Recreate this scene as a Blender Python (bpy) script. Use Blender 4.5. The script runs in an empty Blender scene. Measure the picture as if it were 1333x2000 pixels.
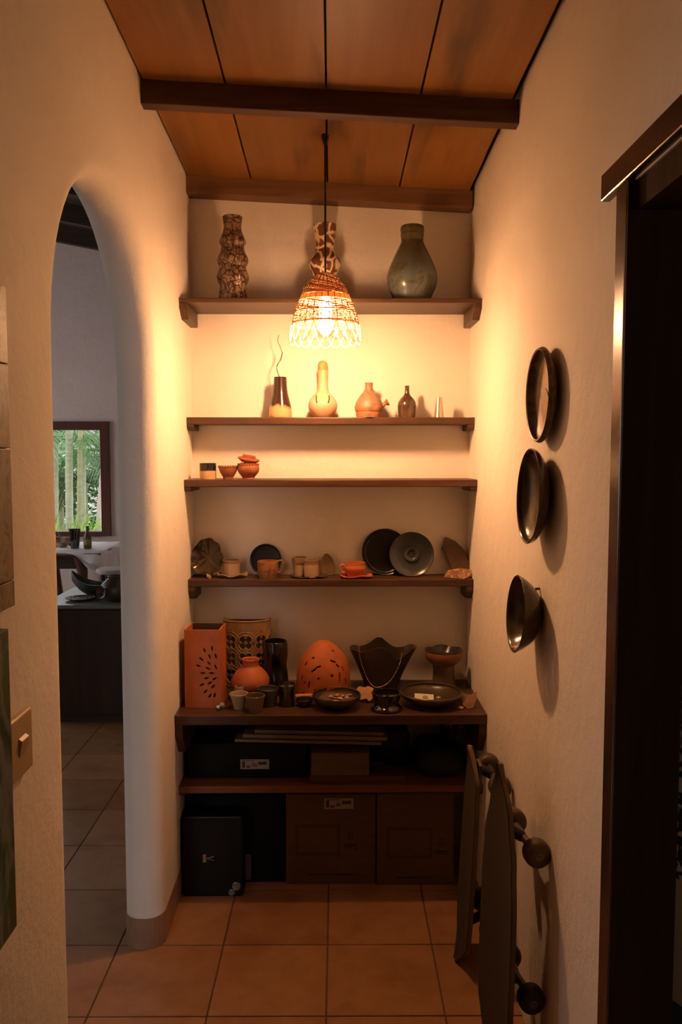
import bpy, bmesh, math, random
from mathutils import Vector, Matrix, noise
from mathutils.geometry import delaunay_2d_cdt

# ------------------------------------------------------------------ camera, world, exposure
SC = bpy.context.scene
COL = SC.collection
F = 1600.0                       # focal length in pixels of the 1333x2000 frame
PITCH = math.atan(115 / F)
YAW = math.atan(18.5 / F)
EYE = Vector((0, 0, 1.53))
cd = bpy.data.cameras.new('camera')
cam = bpy.data.objects.new('camera', cd)
COL.objects.link(cam)
cam.location = EYE
cam.rotation_euler = (math.pi / 2 - PITCH, 0, -YAW)
cd.sensor_fit = 'VERTICAL'
cd.sensor_height = 36
cd.lens = F / 2000 * 36
cd.clip_start = 0.02
SC.camera = cam

w = bpy.data.worlds.new('overcast_sky')
SC.world = w
w.use_nodes = True
bg = w.node_tree.nodes['Background']
bg.inputs[0].default_value = (0.96, 0.91, 1.0, 1)
bg.inputs[1].default_value = 3.5

SC.view_settings.view_transform = 'Standard'
SC.view_settings.look = 'None'
SC.view_settings.exposure = 0.0
SC.view_settings.gamma = 1.0
SC.view_settings.use_curve_mapping = False
BULB = 880.0
PI = math.pi
R = math.radians
rnd = random.Random(7)


def portal(loc, rot, sx, sy):
    l = bpy.data.lights.new('window_portal', 'AREA')
    l.shape = 'RECTANGLE'
    l.size, l.size_y = sx, sy
    l.cycles.is_portal = True
    o = bpy.data.objects.new('window_portal', l)
    COL.objects.link(o)
    o.location = loc
    o.rotation_euler = rot
    o['kind'] = 'helper'


# ------------------------------------------------------------------ helpers: measuring
def ray(px, py):
    a = (px - 666.5) / F
    u = (1000 - py) / F
    fy = math.cos(PITCH) + u * math.sin(PITCH)
    fz = -math.sin(PITCH) + u * math.cos(PITCH)
    return Vector((a * math.cos(YAW) + fy * math.sin(YAW), -a * math.sin(YAW) + fy * math.cos(YAW), fz))


def at(px, py, Y):
    r = ray(px, py)
    return EYE + r * (Y / r.y)


# ------------------------------------------------------------------ helpers: meshes
class G:
    """a bag of vertices and faces"""
    def __init__(s):
        s.v = []
        s.f = []
        s.m = []

    def add(s, v, f, m=0):
        n = len(s.v)
        s.v += [tuple(p) for p in v]
        s.f += [tuple(i + n for i in q) for q in f]
        s.m += [m] * len(f)
        return s

    def box(s, x0, x1, y0, y1, z0, z1, m=0):
        v = [(x, y, z) for z in (z0, z1) for y in (y0, y1) for x in (x0, x1)]
        f = [(0, 2, 3, 1), (4, 5, 7, 6), (0, 1, 5, 4), (1, 3, 7, 5), (3, 2, 6, 7), (2, 0, 4, 6)]
        return s.add(v, f, m)

    def grid(s, rows, closed_u=False, closed_v=False, m=0):
        nr, nc = len(rows), len(rows[0])
        f = []
        for i in range(nr if closed_v else nr - 1):
            for j in range(nc if closed_u else nc - 1):
                f.append((i * nc + j, i * nc + (j + 1) % nc, ((i + 1) % nr) * nc + (j + 1) % nc, ((i + 1) % nr) * nc + j))
        return s.add([p for r in rows for p in r], f, m)

    def lathe(s, prof, n=40, m=0):
        rows = [[(max(r, 1e-4) * math.cos(2 * PI * k / n), max(r, 1e-4) * math.sin(2 * PI * k / n), z) for k in range(n)] for r, z in prof]
        return s.grid(rows, closed_u=True, m=m)

    def tube(s, pts, r, n=6, closed=False, m=0, caps=True):
        pts = [Vector(p) for p in pts]
        N = len(pts)
        rows = []
        up = None
        for i, p in enumerate(pts):
            a = pts[(i - 1) % N] if (closed or i > 0) else p
            b = pts[(i + 1) % N] if (closed or i < N - 1) else p
            t = (b - a).normalized()
            if up is None:
                up = Vector((0, 0, 1)) if abs(t.z) < .9 else Vector((1, 0, 0))
            q = t.cross(up)
            if q.length < 1e-5:
                q = t.cross(Vector((0, 1, 0)))
            q.normalize()
            up = q.cross(t)
            rr = r[i] if isinstance(r, (list, tuple)) else r
            rows.append([p + q * (rr * math.cos(2 * PI * k / n)) + up * (rr * math.sin(2 * PI * k / n)) for k in range(n)])
        base = len(s.v)
        s.grid(rows, closed_u=True, closed_v=closed, m=m)
        if caps and not closed:
            s.f.append(tuple(base + k for k in range(n)))
            s.m.append(m)
            s.f.append(tuple(base + (N - 1) * n + k for k in reversed(range(n))))
            s.m.append(m)
        return s

    def prism(s, poly, d, axis='z', m=0):
        """polygon (2D, counter-clockwise) pushed from d[0] to d[1] along the axis"""
        def mk(p, h):
            return {'z': (p[0], p[1], h), 'y': (p[0], h, p[1]), 'x': (h, p[0], p[1])}[axis]
        n = len(poly)
        v = [mk(p, d[0]) for p in poly] + [mk(p, d[1]) for p in poly]
        f = [tuple(reversed(range(n))), tuple(range(n, 2 * n))] + [(i, (i + 1) % n, n + (i + 1) % n, n + i) for i in range(n)]
        return s.add(v, f, m)

    def xf(s, M):
        s.v = [tuple(M @ Vector(p)) for p in s.v]
        return s

    def obj(s, name, mat, parent=None, smooth=False, loc=None, rot=None, bevel=0, seg=2, angle=35):
        me = bpy.data.meshes.new(name)
        me.from_pydata(s.v, [], s.f)
        for mm in (mat if isinstance(mat, (list, tuple)) else [mat]):
            me.materials.append(mm)
        bm = bmesh.new()
        bm.from_mesh(me)
        bm.faces.ensure_lookup_table()
        for i, fc in enumerate(bm.faces):
            fc.material_index = s.m[i]
        bmesh.ops.remove_doubles(bm, verts=bm.verts, dist=1e-6)
        bmesh.ops.recalc_face_normals(bm, faces=bm.faces)
        if bevel:
            es = [e for e in bm.edges if len(e.link_faces) == 2 and e.calc_face_angle() > R(angle)]
            bmesh.ops.bevel(bm, geom=es, offset=bevel, segments=seg, profile=.5, affect='EDGES', clamp_overlap=True)
        bm.to_mesh(me)
        bm.free()
        if smooth:
            me.shade_smooth()
            try:
                me.set_sharp_from_angle(angle=R(50))
            except Exception:
                pass
        o = bpy.data.objects.new(name, me)
        COL.objects.link(o)
        if parent:
            o.parent = parent
        if loc is not None:
            o.location = loc
        if rot is not None:
            o.rotation_euler = rot
        return o


def tag(o, label, cat, group=None):
    o['label'] = label
    o['category'] = cat
    if group:
        o['group'] = group
    return o


def thing(name, label, cat, loc=(0, 0, 0), rot=(0, 0, 0), group=None):
    o = bpy.data.objects.new(name, None)
    COL.objects.link(o)
    o.empty_display_size = .05
    o.location = loc
    o.rotation_euler = rot
    return tag(o, label, cat, group)


def struct(o):
    o['kind'] = 'structure'
    return o


def copy_tree(o, parent=None):
    c = o.copy()
    COL.objects.link(c)
    c.parent = parent
    for ch in list(o.children):
        copy_tree(ch, c)
    return c


def spline(pts, k=5):
    """Catmull-Rom through the points"""
    P = [Vector(p) for p in pts]
    P = [P[0] * 2 - P[1]] + P + [P[-1] * 2 - P[-2]]
    out = []
    for i in range(1, len(P) - 2):
        for j in range(k):
            t = j / k
            out.append(.5 * (2 * P[i] + (P[i + 1] - P[i - 1]) * t + (2 * P[i - 1] - 5 * P[i] + 4 * P[i + 1] - P[i + 2]) * t * t + (3 * P[i] - P[i - 1] - 3 * P[i + 1] + P[i + 2]) * t ** 3))
    out.append(P[-2])
    return out


# ------------------------------------------------------------------ helpers: materials
def nodes(name):
    m = bpy.data.materials.new(name)
    m.use_nodes = True
    t = m.node_tree
    return m, t, t.nodes['Principled BSDF']


def ramp(t, fac, stops, interp='LINEAR'):
    n = t.nodes.new('ShaderNodeValToRGB')
    n.color_ramp.interpolation = interp
    while len(n.color_ramp.elements) < len(stops):
        n.color_ramp.elements.new(.5)
    for e, (p, c) in zip(n.color_ramp.elements, stops):
        e.position = p
        e.color = (*c, 1)
    t.links.new(fac, n.inputs[0])
    return n.outputs[0]


def coords(t, scale=(1, 1, 1), kind='Object'):
    c = t.nodes.new('ShaderNodeTexCoord')
    mp = t.nodes.new('ShaderNodeMapping')
    mp.inputs['Scale'].default_value = scale
    t.links.new(c.outputs[kind], mp.inputs[0])
    return mp.outputs[0]


def ntex(t, vec, scale, detail=4, rough=.55, dist=0):
    n = t.nodes.new('ShaderNodeTexNoise')
    n.inputs['Scale'].default_value = scale
    n.inputs['Detail'].default_value = detail
    n.inputs['Roughness'].default_value = rough
    n.inputs['Distortion'].default_value = dist
    t.links.new(vec, n.inputs['Vector'])
    return n.outputs['Fac']


def bump(t, b, h, strength, dist=.01):
    n = t.nodes.new('ShaderNodeBump')
    n.inputs['Strength'].default_value = strength
    n.inputs['Distance'].default_value = dist
    t.links.new(h, n.inputs['Height'])
    t.links.new(n.outputs[0], b.inputs['Normal'])


def mix(t, fac, a, b, mode='MIX'):
    n = t.nodes.new('ShaderNodeMix')
    n.data_type = 'RGBA'
    n.blend_type = mode
    for sock, v in ((n.inputs[0], fac), (n.inputs[6], a), (n.inputs[7], b)):
        if hasattr(v, 'is_output'):
            t.links.new(v, sock)
        else:
            sock.default_value = v if isinstance(v, (int, float)) else (*v, 1)
    return n.outputs[2]


def plain(name, c, rough=.6, metal=0, spec=.5, c2=None, scale=30, stretch=(1, 1, 1), bumps=0, lo=.35, hi=.65, coat=0):
    m, t, b = nodes(name)
    b.inputs['Roughness'].default_value = rough
    b.inputs['Metallic'].default_value = metal
    b.inputs['Specular IOR Level'].default_value = spec
    b.inputs['Coat Weight'].default_value = coat
    v = coords(t, stretch)
    n = ntex(t, v, scale)
    t.links.new(ramp(t, n, [(lo, c), (hi, c2 or tuple(x * .8 for x in c))]), b.inputs['Base Color'])
    if bumps:
        bump(t, b, n, bumps)
    return m


def wood(name, c1, c2, axis='x', scale=6, rough=.5, bumps=.15, spec=.4, stain=None):
    st = {'x': (.6, 9, 9), 'y': (9, .6, 9), 'z': (9, 9, .6)}[axis]
    m, t, b = nodes(name)
    b.inputs['Roughness'].default_value = rough
    b.inputs['Specular IOR Level'].default_value = spec
    v = coords(t, st)
    n = ntex(t, v, scale, 6, .6, .6)
    c = ramp(t, n, [(.3, c1), (.7, c2)])
    if stain:
        v2 = coords(t, {'x': (.8, 5, 5), 'y': (5, .8, 5), 'z': (5, 5, .8)}[axis])
        s = ntex(t, v2, 1.3, 3, .5, .2)
        sf = ramp(t, s, [(.52, (0, 0, 0)), (.7, (1, 1, 1))])
        c = mix(t, sf, c, stain)
    t.links.new(c, b.inputs['Base Color'])
    bump(t, b, n, bumps, .004)
    return m


def glaze(name, top, low, height, soft=.12, spots=None, rough=.25, scale=25, wob=.35):
    """glaze dipped from above: 'top' over 'low', a wavering line at the height (metres, object space)"""
    m, t, b = nodes(name)
    b.inputs['Roughness'].default_value = rough
    c = t.nodes.new('ShaderNodeTexCoord')
    sx = t.nodes.new('ShaderNodeSeparateXYZ')
    t.links.new(c.outputs['Object'], sx.inputs[0])
    n = ntex(t, coords(t, (1, 1, .35)), scale, 5, .6, .5)
    ma = t.nodes.new('ShaderNodeMath')
    ma.operation = 'MULTIPLY_ADD'
    ma.inputs[1].default_value = wob * height * 2
    t.links.new(n, ma.inputs[0])
    t.links.new(sx.outputs['Z'], ma.inputs[2])
    mr = t.nodes.new('ShaderNodeMapRange')
    h = height + wob * height
    mr.inputs['From Min'].default_value = h * (1 - soft)
    mr.inputs['From Max'].default_value = h * (1 + soft)
    t.links.new(ma.outputs[0], mr.inputs[0])
    col = mix(t, mr.outputs[0], low, top)
    if spots:
        n2 = ntex(t, coords(t), scale * 1.6, 4, .7, 1.2)
        col = mix(t, ramp(t, n2, [(.52, (0, 0, 0)), (.6, (1, 1, 1))]), col, spots)
    t.links.new(col, b.inputs['Base Color'])
    bump(t, b, n, .08, .003)
    return m


def crackle(name, ground, line, scale=30, width=.08, rough=.3, bumps=.4, spots=None):
    m, t, b = nodes(name)
    b.inputs['Roughness'].default_value = rough
    v = coords(t, (1, 1, .8))
    nz = t.nodes.new('ShaderNodeTexNoise')
    nz.inputs['Scale'].default_value = scale * .7
    t.links.new(v, nz.inputs['Vector'])
    vv = t.nodes.new('ShaderNodeVectorMath')
    vv.operation = 'MULTIPLY_ADD'
    vv.inputs[1].default_value = (.04, .04, .04)
    t.links.new(nz.outputs['Color'], vv.inputs[0])
    t.links.new(v, vv.inputs[2])
    vo = t.nodes.new('ShaderNodeTexVoronoi')
    vo.feature = 'DISTANCE_TO_EDGE'
    vo.inputs['Scale'].default_value = scale
    t.links.new(vv.outputs[0], vo.inputs['Vector'])
    k = ramp(t, vo.outputs['Distance'], [(width * .6, (1, 1, 1)), (width * 1.4, (0, 0, 0))])
    c = mix(t, k, ground, line)
    if spots:
        s = ntex(t, v, scale * 1.3, 4, .7)
        c = mix(t, ramp(t, s, [(.5, (0, 0, 0)), (.62, (1, 1, 1))]), c, spots)
    t.links.new(c, b.inputs['Base Color'])
    bump(t, b, vo.outputs['Distance'], bumps, .006)
    return m


def plaster(name, c, c2):
    m, t, b = nodes(name)
    b.inputs['Roughness'].default_value = .8
    b.inputs['Specular IOR Level'].default_value = .25
    v = coords(t)
    n = ntex(t, v, 2.2, 5, .6)
    col = ramp(t, n, [(.3, c), (.75, c2)])
    t.links.new(col, b.inputs['Base Color'])
    n2 = ntex(t, v, 9, 8, .62)
    bump(t, b, n2, .35, .02)
    return m


def emit(name, c, s):
    m, t, b = nodes(name)
    b.inputs['Base Color'].default_value = (*c, 1)
    b.inputs['Emission Color'].default_value = (*c, 1)
    b.inputs['Emission Strength'].default_value = s
    return m


def glass(name, c=(1, 1, 1), clear=.9, rough=.02):
    m, t, b = nodes(name)
    out = t.nodes['Material Output']
    tr = t.nodes.new('ShaderNodeBsdfTransparent')
    tr.inputs[0].default_value = (*c, 1)
    gl = t.nodes.new('ShaderNodeBsdfGlossy')
    gl.inputs['Roughness'].default_value = rough
    mx = t.nodes.new('ShaderNodeMixShader')
    mx.inputs[0].default_value = 1 - clear
    t.links.new(tr.outputs[0], mx.inputs[1])
    t.links.new(gl.outputs[0], mx.inputs[2])
    t.links.new(mx.outputs[0], out.inputs[0])
    return m


def leafy(name, c, trans=.35, rough=.5, c2=None):
    m, t, b = nodes(name)
    b.inputs['Roughness'].default_value = rough
    n = ntex(t, coords(t), 3)
    col = ramp(t, n, [(.35, c), (.65, c2 or c)])
    t.links.new(col, b.inputs['Base Color'])
    out = t.nodes['Material Output']
    tr = t.nodes.new('ShaderNodeBsdfTranslucent')
    t.links.new(col, tr.inputs[0])
    mx = t.nodes.new('ShaderNodeMixShader')
    mx.inputs[0].default_value = trans
    t.links.new(b.outputs[0], mx.inputs[1])
    t.links.new(tr.outputs[0], mx.inputs[2])
    t.links.new(mx.outputs[0], out.inputs[0])
    return m


M_PLASTER = plaster('cream_plaster', (.88, .81, .70), (.82, .75, .64))
M_PLASTER2 = plaster('white_plaster', (.82, .67, .59), (.74, .60, .52))
M_DARK = wood('dark_wood', (.050, .022, .011), (.095, .045, .022), 'x', 5, .42, .2)
M_DARKY = wood('dark_wood_along', (.050, .022, .011), (.095, .045, .022), 'y', 5, .42, .2)
M_DOORW = wood('door_wood', (.040, .018, .009), (.075, .035, .017), 'z', 4, .22, .08, .5)
M_JAMB = wood('jamb_wood', (.040, .018, .006), (.065, .030, .011), 'z', 4, .75, .08, .06)
M_BEAM = wood('beam_wood', (.045, .02, .008), (.10, .046, .018), 'x', 4, .55, .2)
M_BEAM2 = wood('old_beam_wood', (.14, .07, .025), (.24, .12, .05), 'x', 4, .6, .2)
M_PLANK = [wood('ceiling_plank_%s' % n, a, b_, 'y', 2.2, .45, .08, .4, st) for n, a, b_, st in (
    ('amber', (.235, .098, .019), (.31, .14, .031), (.13, .050, .010)),
    ('brown', (.205, .092, .020), (.28, .13, .033), (.075, .033, .009)),
    ('stained', (.205, .088, .019), (.27, .122, .030), (.04, .019, .007)),
    ('gold', (.25, .108, .021), (.325, .148, .033), (.05, .023, .008)))]
M_GROUT = plain('grout', (.16, .095, .055), .9, c2=(.11, .065, .04), scale=40)
M_BLACKLINE = plain('black_gap', (.012, .008, .006), .9)  # near-black backing visible through the ceiling's open joints


def tile_mat(name, c, c2, c3):
    m, t, b = nodes(name)
    oi = t.nodes.new('ShaderNodeObjectInfo')
    v = coords(t, (1, 1, 1), 'Object')
    va = t.nodes.new('ShaderNodeVectorMath')
    va.operation = 'ADD'
    t.links.new(v, va.inputs[0])
    t.links.new(oi.outputs['Location'], va.inputs[1])
    n = ntex(t, va.outputs[0], 14, 6, .65, .4)
    n2 = ntex(t, va.outputs[0], 5, 3, .5)
    col = ramp(t, n, [(.3, c), (.7, c2)])
    col = mix(t, ramp(t, n2, [(.5, (0, 0, 0)), (.75, (1, 1, 1))]), col, c3)
    hs = t.nodes.new('ShaderNodeHueSaturation')
    mr = t.nodes.new('ShaderNodeMapRange')
    mr.inputs['To Min'].default_value = .88
    mr.inputs['To Max'].default_value = 1.1
    t.links.new(oi.outputs['Random'], mr.inputs[0])
    t.links.new(mr.outputs[0], hs.inputs['Value'])
    t.links.new(col, hs.inputs['Color'])
    t.links.new(hs.outputs[0], b.inputs['Base Color'])
    b.inputs['Roughness'].default_value = .26
    bump(t, b, n, .06, .004)
    return m


M_TILE = tile_mat('terracotta_tile', (.42, .225, .105), (.355, .18, .08), (.29, .14, .06))
M_SKIRT = plain('skirting_tile', (.36, .21, .13), .4, c2=(.27, .15, .09), scale=12)

# ------------------------------------------------------------------ the setting
XL, XR, YB = -.524, .520, 3.10          # alcove side walls and back wall
TW = .12                                 # thickness of the arch wall
RX = -4.6                                # far left side of the room beyond the arch
FY = 7.25                                # its far wall
RY = -.30                                # its rear wall, with an unseen opening added to light the pier
YN = -2.2                                # corridor end behind the camera


def ceil_z(x, y):
    return 2.525 - .048 * x - .035 * (y - 2.4)


# floor: a grouted slab with one object for each tile
g = G().box(RX - .1, 3.6, YN - .1, FY + .1, -.12, -.004)
floor = struct(g.obj('floor', M_GROUT))
TS, TA = .3253, -.0073
TO = Vector((-.0137, 2.4545))
tg = G().box(-TS / 2 + .0022, TS / 2 - .0022, -TS / 2 + .0022, TS / 2 - .0022, -.0045, 0)
tile0 = tg.obj('tile', M_TILE, floor, bevel=.0014, seg=1)
n_t = 0
for i in range(-14, 10):
    for j in range(-14, 15):
        c = TO + Vector(((i + .5) * TS * math.cos(TA) - (j + .5) * TS * math.sin(TA), (i + .5) * TS * math.sin(TA) + (j + .5) * TS * math.cos(TA)))
        seen_room = c.x < -.5 and c.y > .9 and c.x > -4.0 and -c.x / max(c.y, .1) < .62
        seen_hall = -.75 < c.x < .75 and .6 < c.y < 3.2
        seen_right = .6 < c.x < 2.0 and 1.0 < c.y < 3.0
        if not (seen_room or seen_hall or seen_right) or c.y > FY + .1:
            continue
        o = tile0 if n_t == 0 else tile0.copy()
        if n_t:
            COL.objects.link(o)
            o.parent = floor
        o.location = (c.x, c.y, 0)
        o.rotation_euler = (0, rnd.uniform(-.0015, .0015), TA)
        n_t += 1

# wall_left: thick plaster wall with a round arch, all its edges rounded
AY0, AY1, AZ = 1.600, 2.435, 1.74
AR, AC, RR = (AY1 - AY0) / 2, (AY0 + AY1) / 2, .055


def arch_line(e):
    p = [(AY0 - e, 0.0), (AY0 - e, AZ * .5), (AY0 - e, AZ)]
    p += [(AC - (AR + e) * math.cos(a), AZ + (AR + e) * math.sin(a)) for a in [PI * k / 28 for k in range(1, 28)]]
    p += [(AY1 + e, AZ), (AY1 + e, AZ * .5), (AY1 + e, 0.0)]
    return p


g = G()
sec = [(RR * (1 - math.sin(a)), XL - RR * (1 - math.cos(a))) for a in [PI / 2 * k / 6 for k in range(7)]]
sec += [(e, 2 * XL - TW - x) for e, x in reversed(sec)]
g.grid([[(x, y, z) for y, z in arch_line(e)] for e, x in sec])
WT = 3.9
for x in (XL, XL - TW):
    line = arch_line(RR)
    y_a, y_b = line[0][0], line[-1][0]
    g.add([(x, YN, 0), (x, y_a, 0), (x, y_a, AZ), (x, YN, AZ)], [(0, 1, 2, 3)])
    g.add([(x, y_b, 0), (x, YB + .1, 0), (x, YB + .1, AZ), (x, y_b, AZ)], [(0, 1, 2, 3)])
    mid = [p for p in line if p[1] >= AZ - 1e-6]
    top = [(x, YN, AZ)] + [(x, y, z) for y, z in mid] + [(x, YB + .1, AZ)]
    roof = [(x, YN, WT)] + [(x, y, WT) for y, z in mid] + [(x, YB + .1, WT)]
    g.grid([top, roof])
g.add([(x, y, z) for x in (XL, XL - TW) for y, z in ((YN, WT), (YB + .1, WT))], [(0, 1, 3, 2)])
g.add([(x, YN, z) for x in (XL, XL - TW) for z in (0, WT)], [(0, 1, 3, 2)])
g.add([(x, YB + .1, z) for x in (XL, XL - TW) for z in (0, WT)], [(0, 1, 3, 2)])
wall_left = struct(g.obj('wall_left', M_PLASTER, smooth=True))

# skirting tiles round the foot of the arch pier and along the alcove wall
path = [(XL, YB), (XL, 2.80), (XL, AY1 + RR)]
path += [(x, AY1 + e) for e, x in sec[1:-1]]
path += [(XL - TW, AY1 + RR), (XL - TW, 2.9)]
path = [Vector(p) for p in path]


def offset(pts, d):
    out = []
    for i, p in enumerate(pts):
        a = pts[max(i - 1, 0)]
        b_ = pts[min(i + 1, len(pts) - 1)]
        t = (b_ - a).normalized()
        out.append(p + Vector((-t.y, t.x)) * d)
    return out


so = offset(path, -.016)
si = offset(path, .002)
base_l = None
cuts = [(0, 1), (1, 3), (3, 6), (6, 10), (10, 13), (13, len(path) - 1)]
for k, (a, b_) in enumerate(cuts):
    idx = list(range(a, b_ + 1))
    g = G()
    O = [so[i] for i in idx]
    I = [si[i] for i in idx]
    O[0] = O[0].lerp(O[1], .006)
    I[0] = I[0].lerp(I[1], .006)
    rows = []
    for o_, i_ in zip(O, I):
        rows.append([(o_.x, o_.y, 0), (o_.x, o_.y, .098), (i_.x, i_.y, .098), (i_.x, i_.y, 0)])
    g.grid(rows, closed_u=True)
    g.f += [(0, 1, 2, 3), tuple(len(rows) * 4 - 4 + q for q in (3, 2, 1, 0))]
    g.m += [0, 0]
    if k == 0:
        base_l = struct(g.obj('baseboard_left', M_SKIRT))
    else:
        g.obj('skirting_tile', M_SKIRT, base_l)

# wall_back, wall_right with the doorway, wall behind the camera
struct(G().box(XL - .02, XR + .1, YB, YB + .12, 0, 2.9).obj('wall_back', M_PLASTER))
DY1, DY0, DZ = 1.485, .50, 1.995
g = G()
g.box(XR, XR + .10, DY1, YB + .05, 0, 2.9)
g.box(XR, XR + .10, YN, DY0, 0, 2.9)
g.box(XR, XR + .10, DY0, DY1, DZ, 2.9)
struct(g.obj('wall_right', M_PLASTER))
struct(G().box(XL - .05, XR + .1, YN - .1, YN, 0, 2.9).obj('wall_rear', M_PLASTER))

# ceiling: planks with open joints above two beams, dark gap along the walls
xs = [XL + .004, -.291, -.014, .247, XR - .012]
g = G()
v = [(x, y, ceil_z(x, y) + .03 + h) for h in (0, .04) for x in (XL - .05, XR + .1) for y in (YN - .1, YB + .1)]
g.add(v, [(0, 1, 3, 2), (4, 6, 7, 5), (0, 2, 6, 4), (1, 5, 7, 3), (0, 4, 5, 1), (2, 3, 7, 6)])
ceiling = struct(g.obj('ceiling', M_BLACKLINE))
for k in range(4):
    x0, x1 = xs[k] + .003, xs[k + 1] - .003
    g = G()
    ny = 24
    for h in (0, 1):
        pass
    rows = []
    for q in range(ny + 1):
        y = YN + (YB - YN) * q / ny
        e = .004 * noise.noise(Vector((k * 3.1, y * 6, 0)))
        xa, xb = x0, x1 + (e - .006 if k == 3 else 0)
        rows.append([(xa, y, ceil_z(xa, y)), (xb, y, ceil_z(xb, y)), (xb, y, ceil_z(xb, y) + .032), (xa, y, ceil_z(xa, y) + .032)])
    g.grid(rows, closed_u=True)
    g.obj('plank', M_PLANK[k], ceiling)
for (y0, y1, dz, mt, x0, x1) in ((2.330, 2.372, .064, M_BEAM, XL - .01, XR + .012), (3.035, 3.102, .060, M_BEAM2, XL - .01, XR - .006), (1.62, 1.662, .064, M_BEAM, XL - .01, XR + .012), (.9, .942, .064, M_BEAM, XL - .01, XR + .012)):
    g = G()
    v = [(x, y, ceil_z(x, y) + h) for h in (-dz, .002) for x in (x0, x1) for y in (y0, y1)]
    g.add(v, [(0, 1, 3, 2), (4, 6, 7, 5), (0, 2, 6, 4), (1, 5, 7, 3), (0, 4, 5, 1), (2, 3, 7, 6)])
    g.obj('beam', mt, ceiling, bevel=.003)

# doorway on the right: casing, lintel, jambs
g = G().box(XR - .014, XR + .012, 1.431, 1.488, 0, DZ + .01)
trim = struct(g.obj('trim_1', M_DOORW, bevel=.006, seg=3))
G().box(XR - .016, XR + .02, .40, 1.565, DZ + .003, DZ + .052).obj('lintel', M_DOORW, trim, bevel=.003)
G().box(XR - .014, XR + .012, .48, .545, 0, DZ - .009).obj('door_post', M_DOORW, trim, bevel=.006)
G().box(XR - .0125, XR + .105, 1.428, DY1 + .002, 0, DZ).obj('jamb', M_JAMB, trim)
G().box(XR + .004, XR + .105, DY0 - .002, .55, 0, DZ).obj('jamb', M_JAMB, trim)
G().box(XR + .004, XR + .105, .55, 1.428, DZ - .05, DZ + .002).obj('jamb_head', M_JAMB, trim)

# room beyond the arch
WX0, WX1, WZ0, WZ1 = -3.45, -1.955, .800, 1.800
g = G()
g.box(RX, WX0, FY, FY + .15, 0, 4.4)
g.box(WX1, XL + .1, FY, FY + .15, 0, 4.4)
g.box(WX0, WX1, FY, FY + .15, 0, WZ0)
g.box(WX0, WX1, FY, FY + .15, WZ1, 4.4)
struct(g.obj('wall_far', M_PLASTER2))
OPEN = [(4.2, 6.8, .5, 2.4)]
g = G()
ys = [RY - .1] + [q for o_ in OPEN for q in o_[:2]] + [FY + .15]
for k in range(0, len(ys), 2):
    g.box(RX - .15, RX, ys[k], ys[k + 1], 0, 4.4)
for (a, b_, c, d) in OPEN:
    g.box(RX - .15, RX, a, b_, 0, c)
    g.box(RX - .15, RX, a, b_, d, 4.4)
struct(g.obj('wall_garden_side', M_PLASTER2))
RO = (-1.50, -.76, .06, 2.35)
g = G()
g.box(RX, RO[0], RY - .1, RY, 0, 4.4)
g.box(RO[1], XL - TW + .02, RY - .1, RY, 0, 4.4)
g.box(RO[0], RO[1], RY - .1, RY, 0, RO[2])
g.box(RO[0], RO[1], RY - .1, RY, RO[3], 4.4)
struct(g.obj('wall_room_rear', M_PLASTER2))
struct(G().box(XL - .02, XL + .1, YB + .05, FY + .1, 0, 4.4).obj('wall_room_side', M_PLASTER2))
M_RAFT = wood('rafter_wood', (.030, .015, .009), (.07, .037, .022), 'x', 4, .6, .2)


def room_z(x):
    return 3.43 + .19 * (-2.09 - x)


g = G()
v = [(x, y, room_z(x) + h) for h in (0, .1) for x in (RX - .2, XL + .1) for y in (RY - .1, FY + .2)]
g.add(v, [(0, 1, 3, 2), (4, 6, 7, 5), (0, 2, 6, 4), (1, 5, 7, 3), (0, 4, 5, 1), (2, 3, 7, 6)])
rc = struct(g.obj('ceiling_room', M_RAFT))
for y in (7.17, 6.35, 5.5, 4.65, 3.8, 2.95):
    g = G()
    v = [(x, yy, room_z(x) + h) for h in (-.14, .01) for x in (RX, XL - .01) for yy in (y, y + .08)]
    g.add(v, [(0, 1, 3, 2), (4, 6, 7, 5), (0, 2, 6, 4), (1, 5, 7, 3), (0, 4, 5, 1), (2, 3, 7, 6)])
    g.obj('rafter', M_RAFT, rc)

# the window onto the garden
M_RED = wood('red_brown_wood', (.085, .028, .016), (.14, .05, .028), 'z', 4, .4, .1)
M_PANE = glass('window_glass', (.97, .99, .98), .95)
fw = .075


def window(n, along, a0, a1, z0, z1, p0, p1, mull=()):
    """frame round an opening; 'along' is the axis it runs along"""
    def bx(a, b_, c, d):
        return G().box(a, b_, p0, p1, c, d) if along == 'x' else G().box(p0, p1, a, b_, c, d)
    f = bx(a0 - .005, a1 + .005, z1 - fw * .9, z1 + .005).obj('window_%d' % n, M_RED, bevel=.003)
    struct(f)
    bx(a0 - .005, a0 + fw, z0, z1 - fw * .9).obj('frame_stile', M_RED, f, bevel=.003)
    bx(a1 - fw, a1 + .005, z0, z1 - fw * .9).obj('frame_stile', M_RED, f, bevel=.003)
    bx(a0 + fw, a1 - fw, z0 - .005, z0 + .04).obj('frame_rail', M_RED, f, bevel=.003)
    for q in mull:
        bx(q - .02, q + .02, z0 + .04, z1 - fw * .9).obj('mullion', M_RED, f, bevel=.003)
    pm = (p0 + p1) / 2
    if along == 'x':
        G().box(a0 + fw - .01, a1 - fw + .01, pm - .003, pm + .003, z0 + .03, z1 - fw * .9 + .01).obj('pane', M_PANE, f)
    else:
        G().box(pm - .003, pm + .003, a0 + fw - .01, a1 - fw + .01, z0 + .03, z1 - fw * .9 + .01).obj('pane', M_PANE, f)


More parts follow.
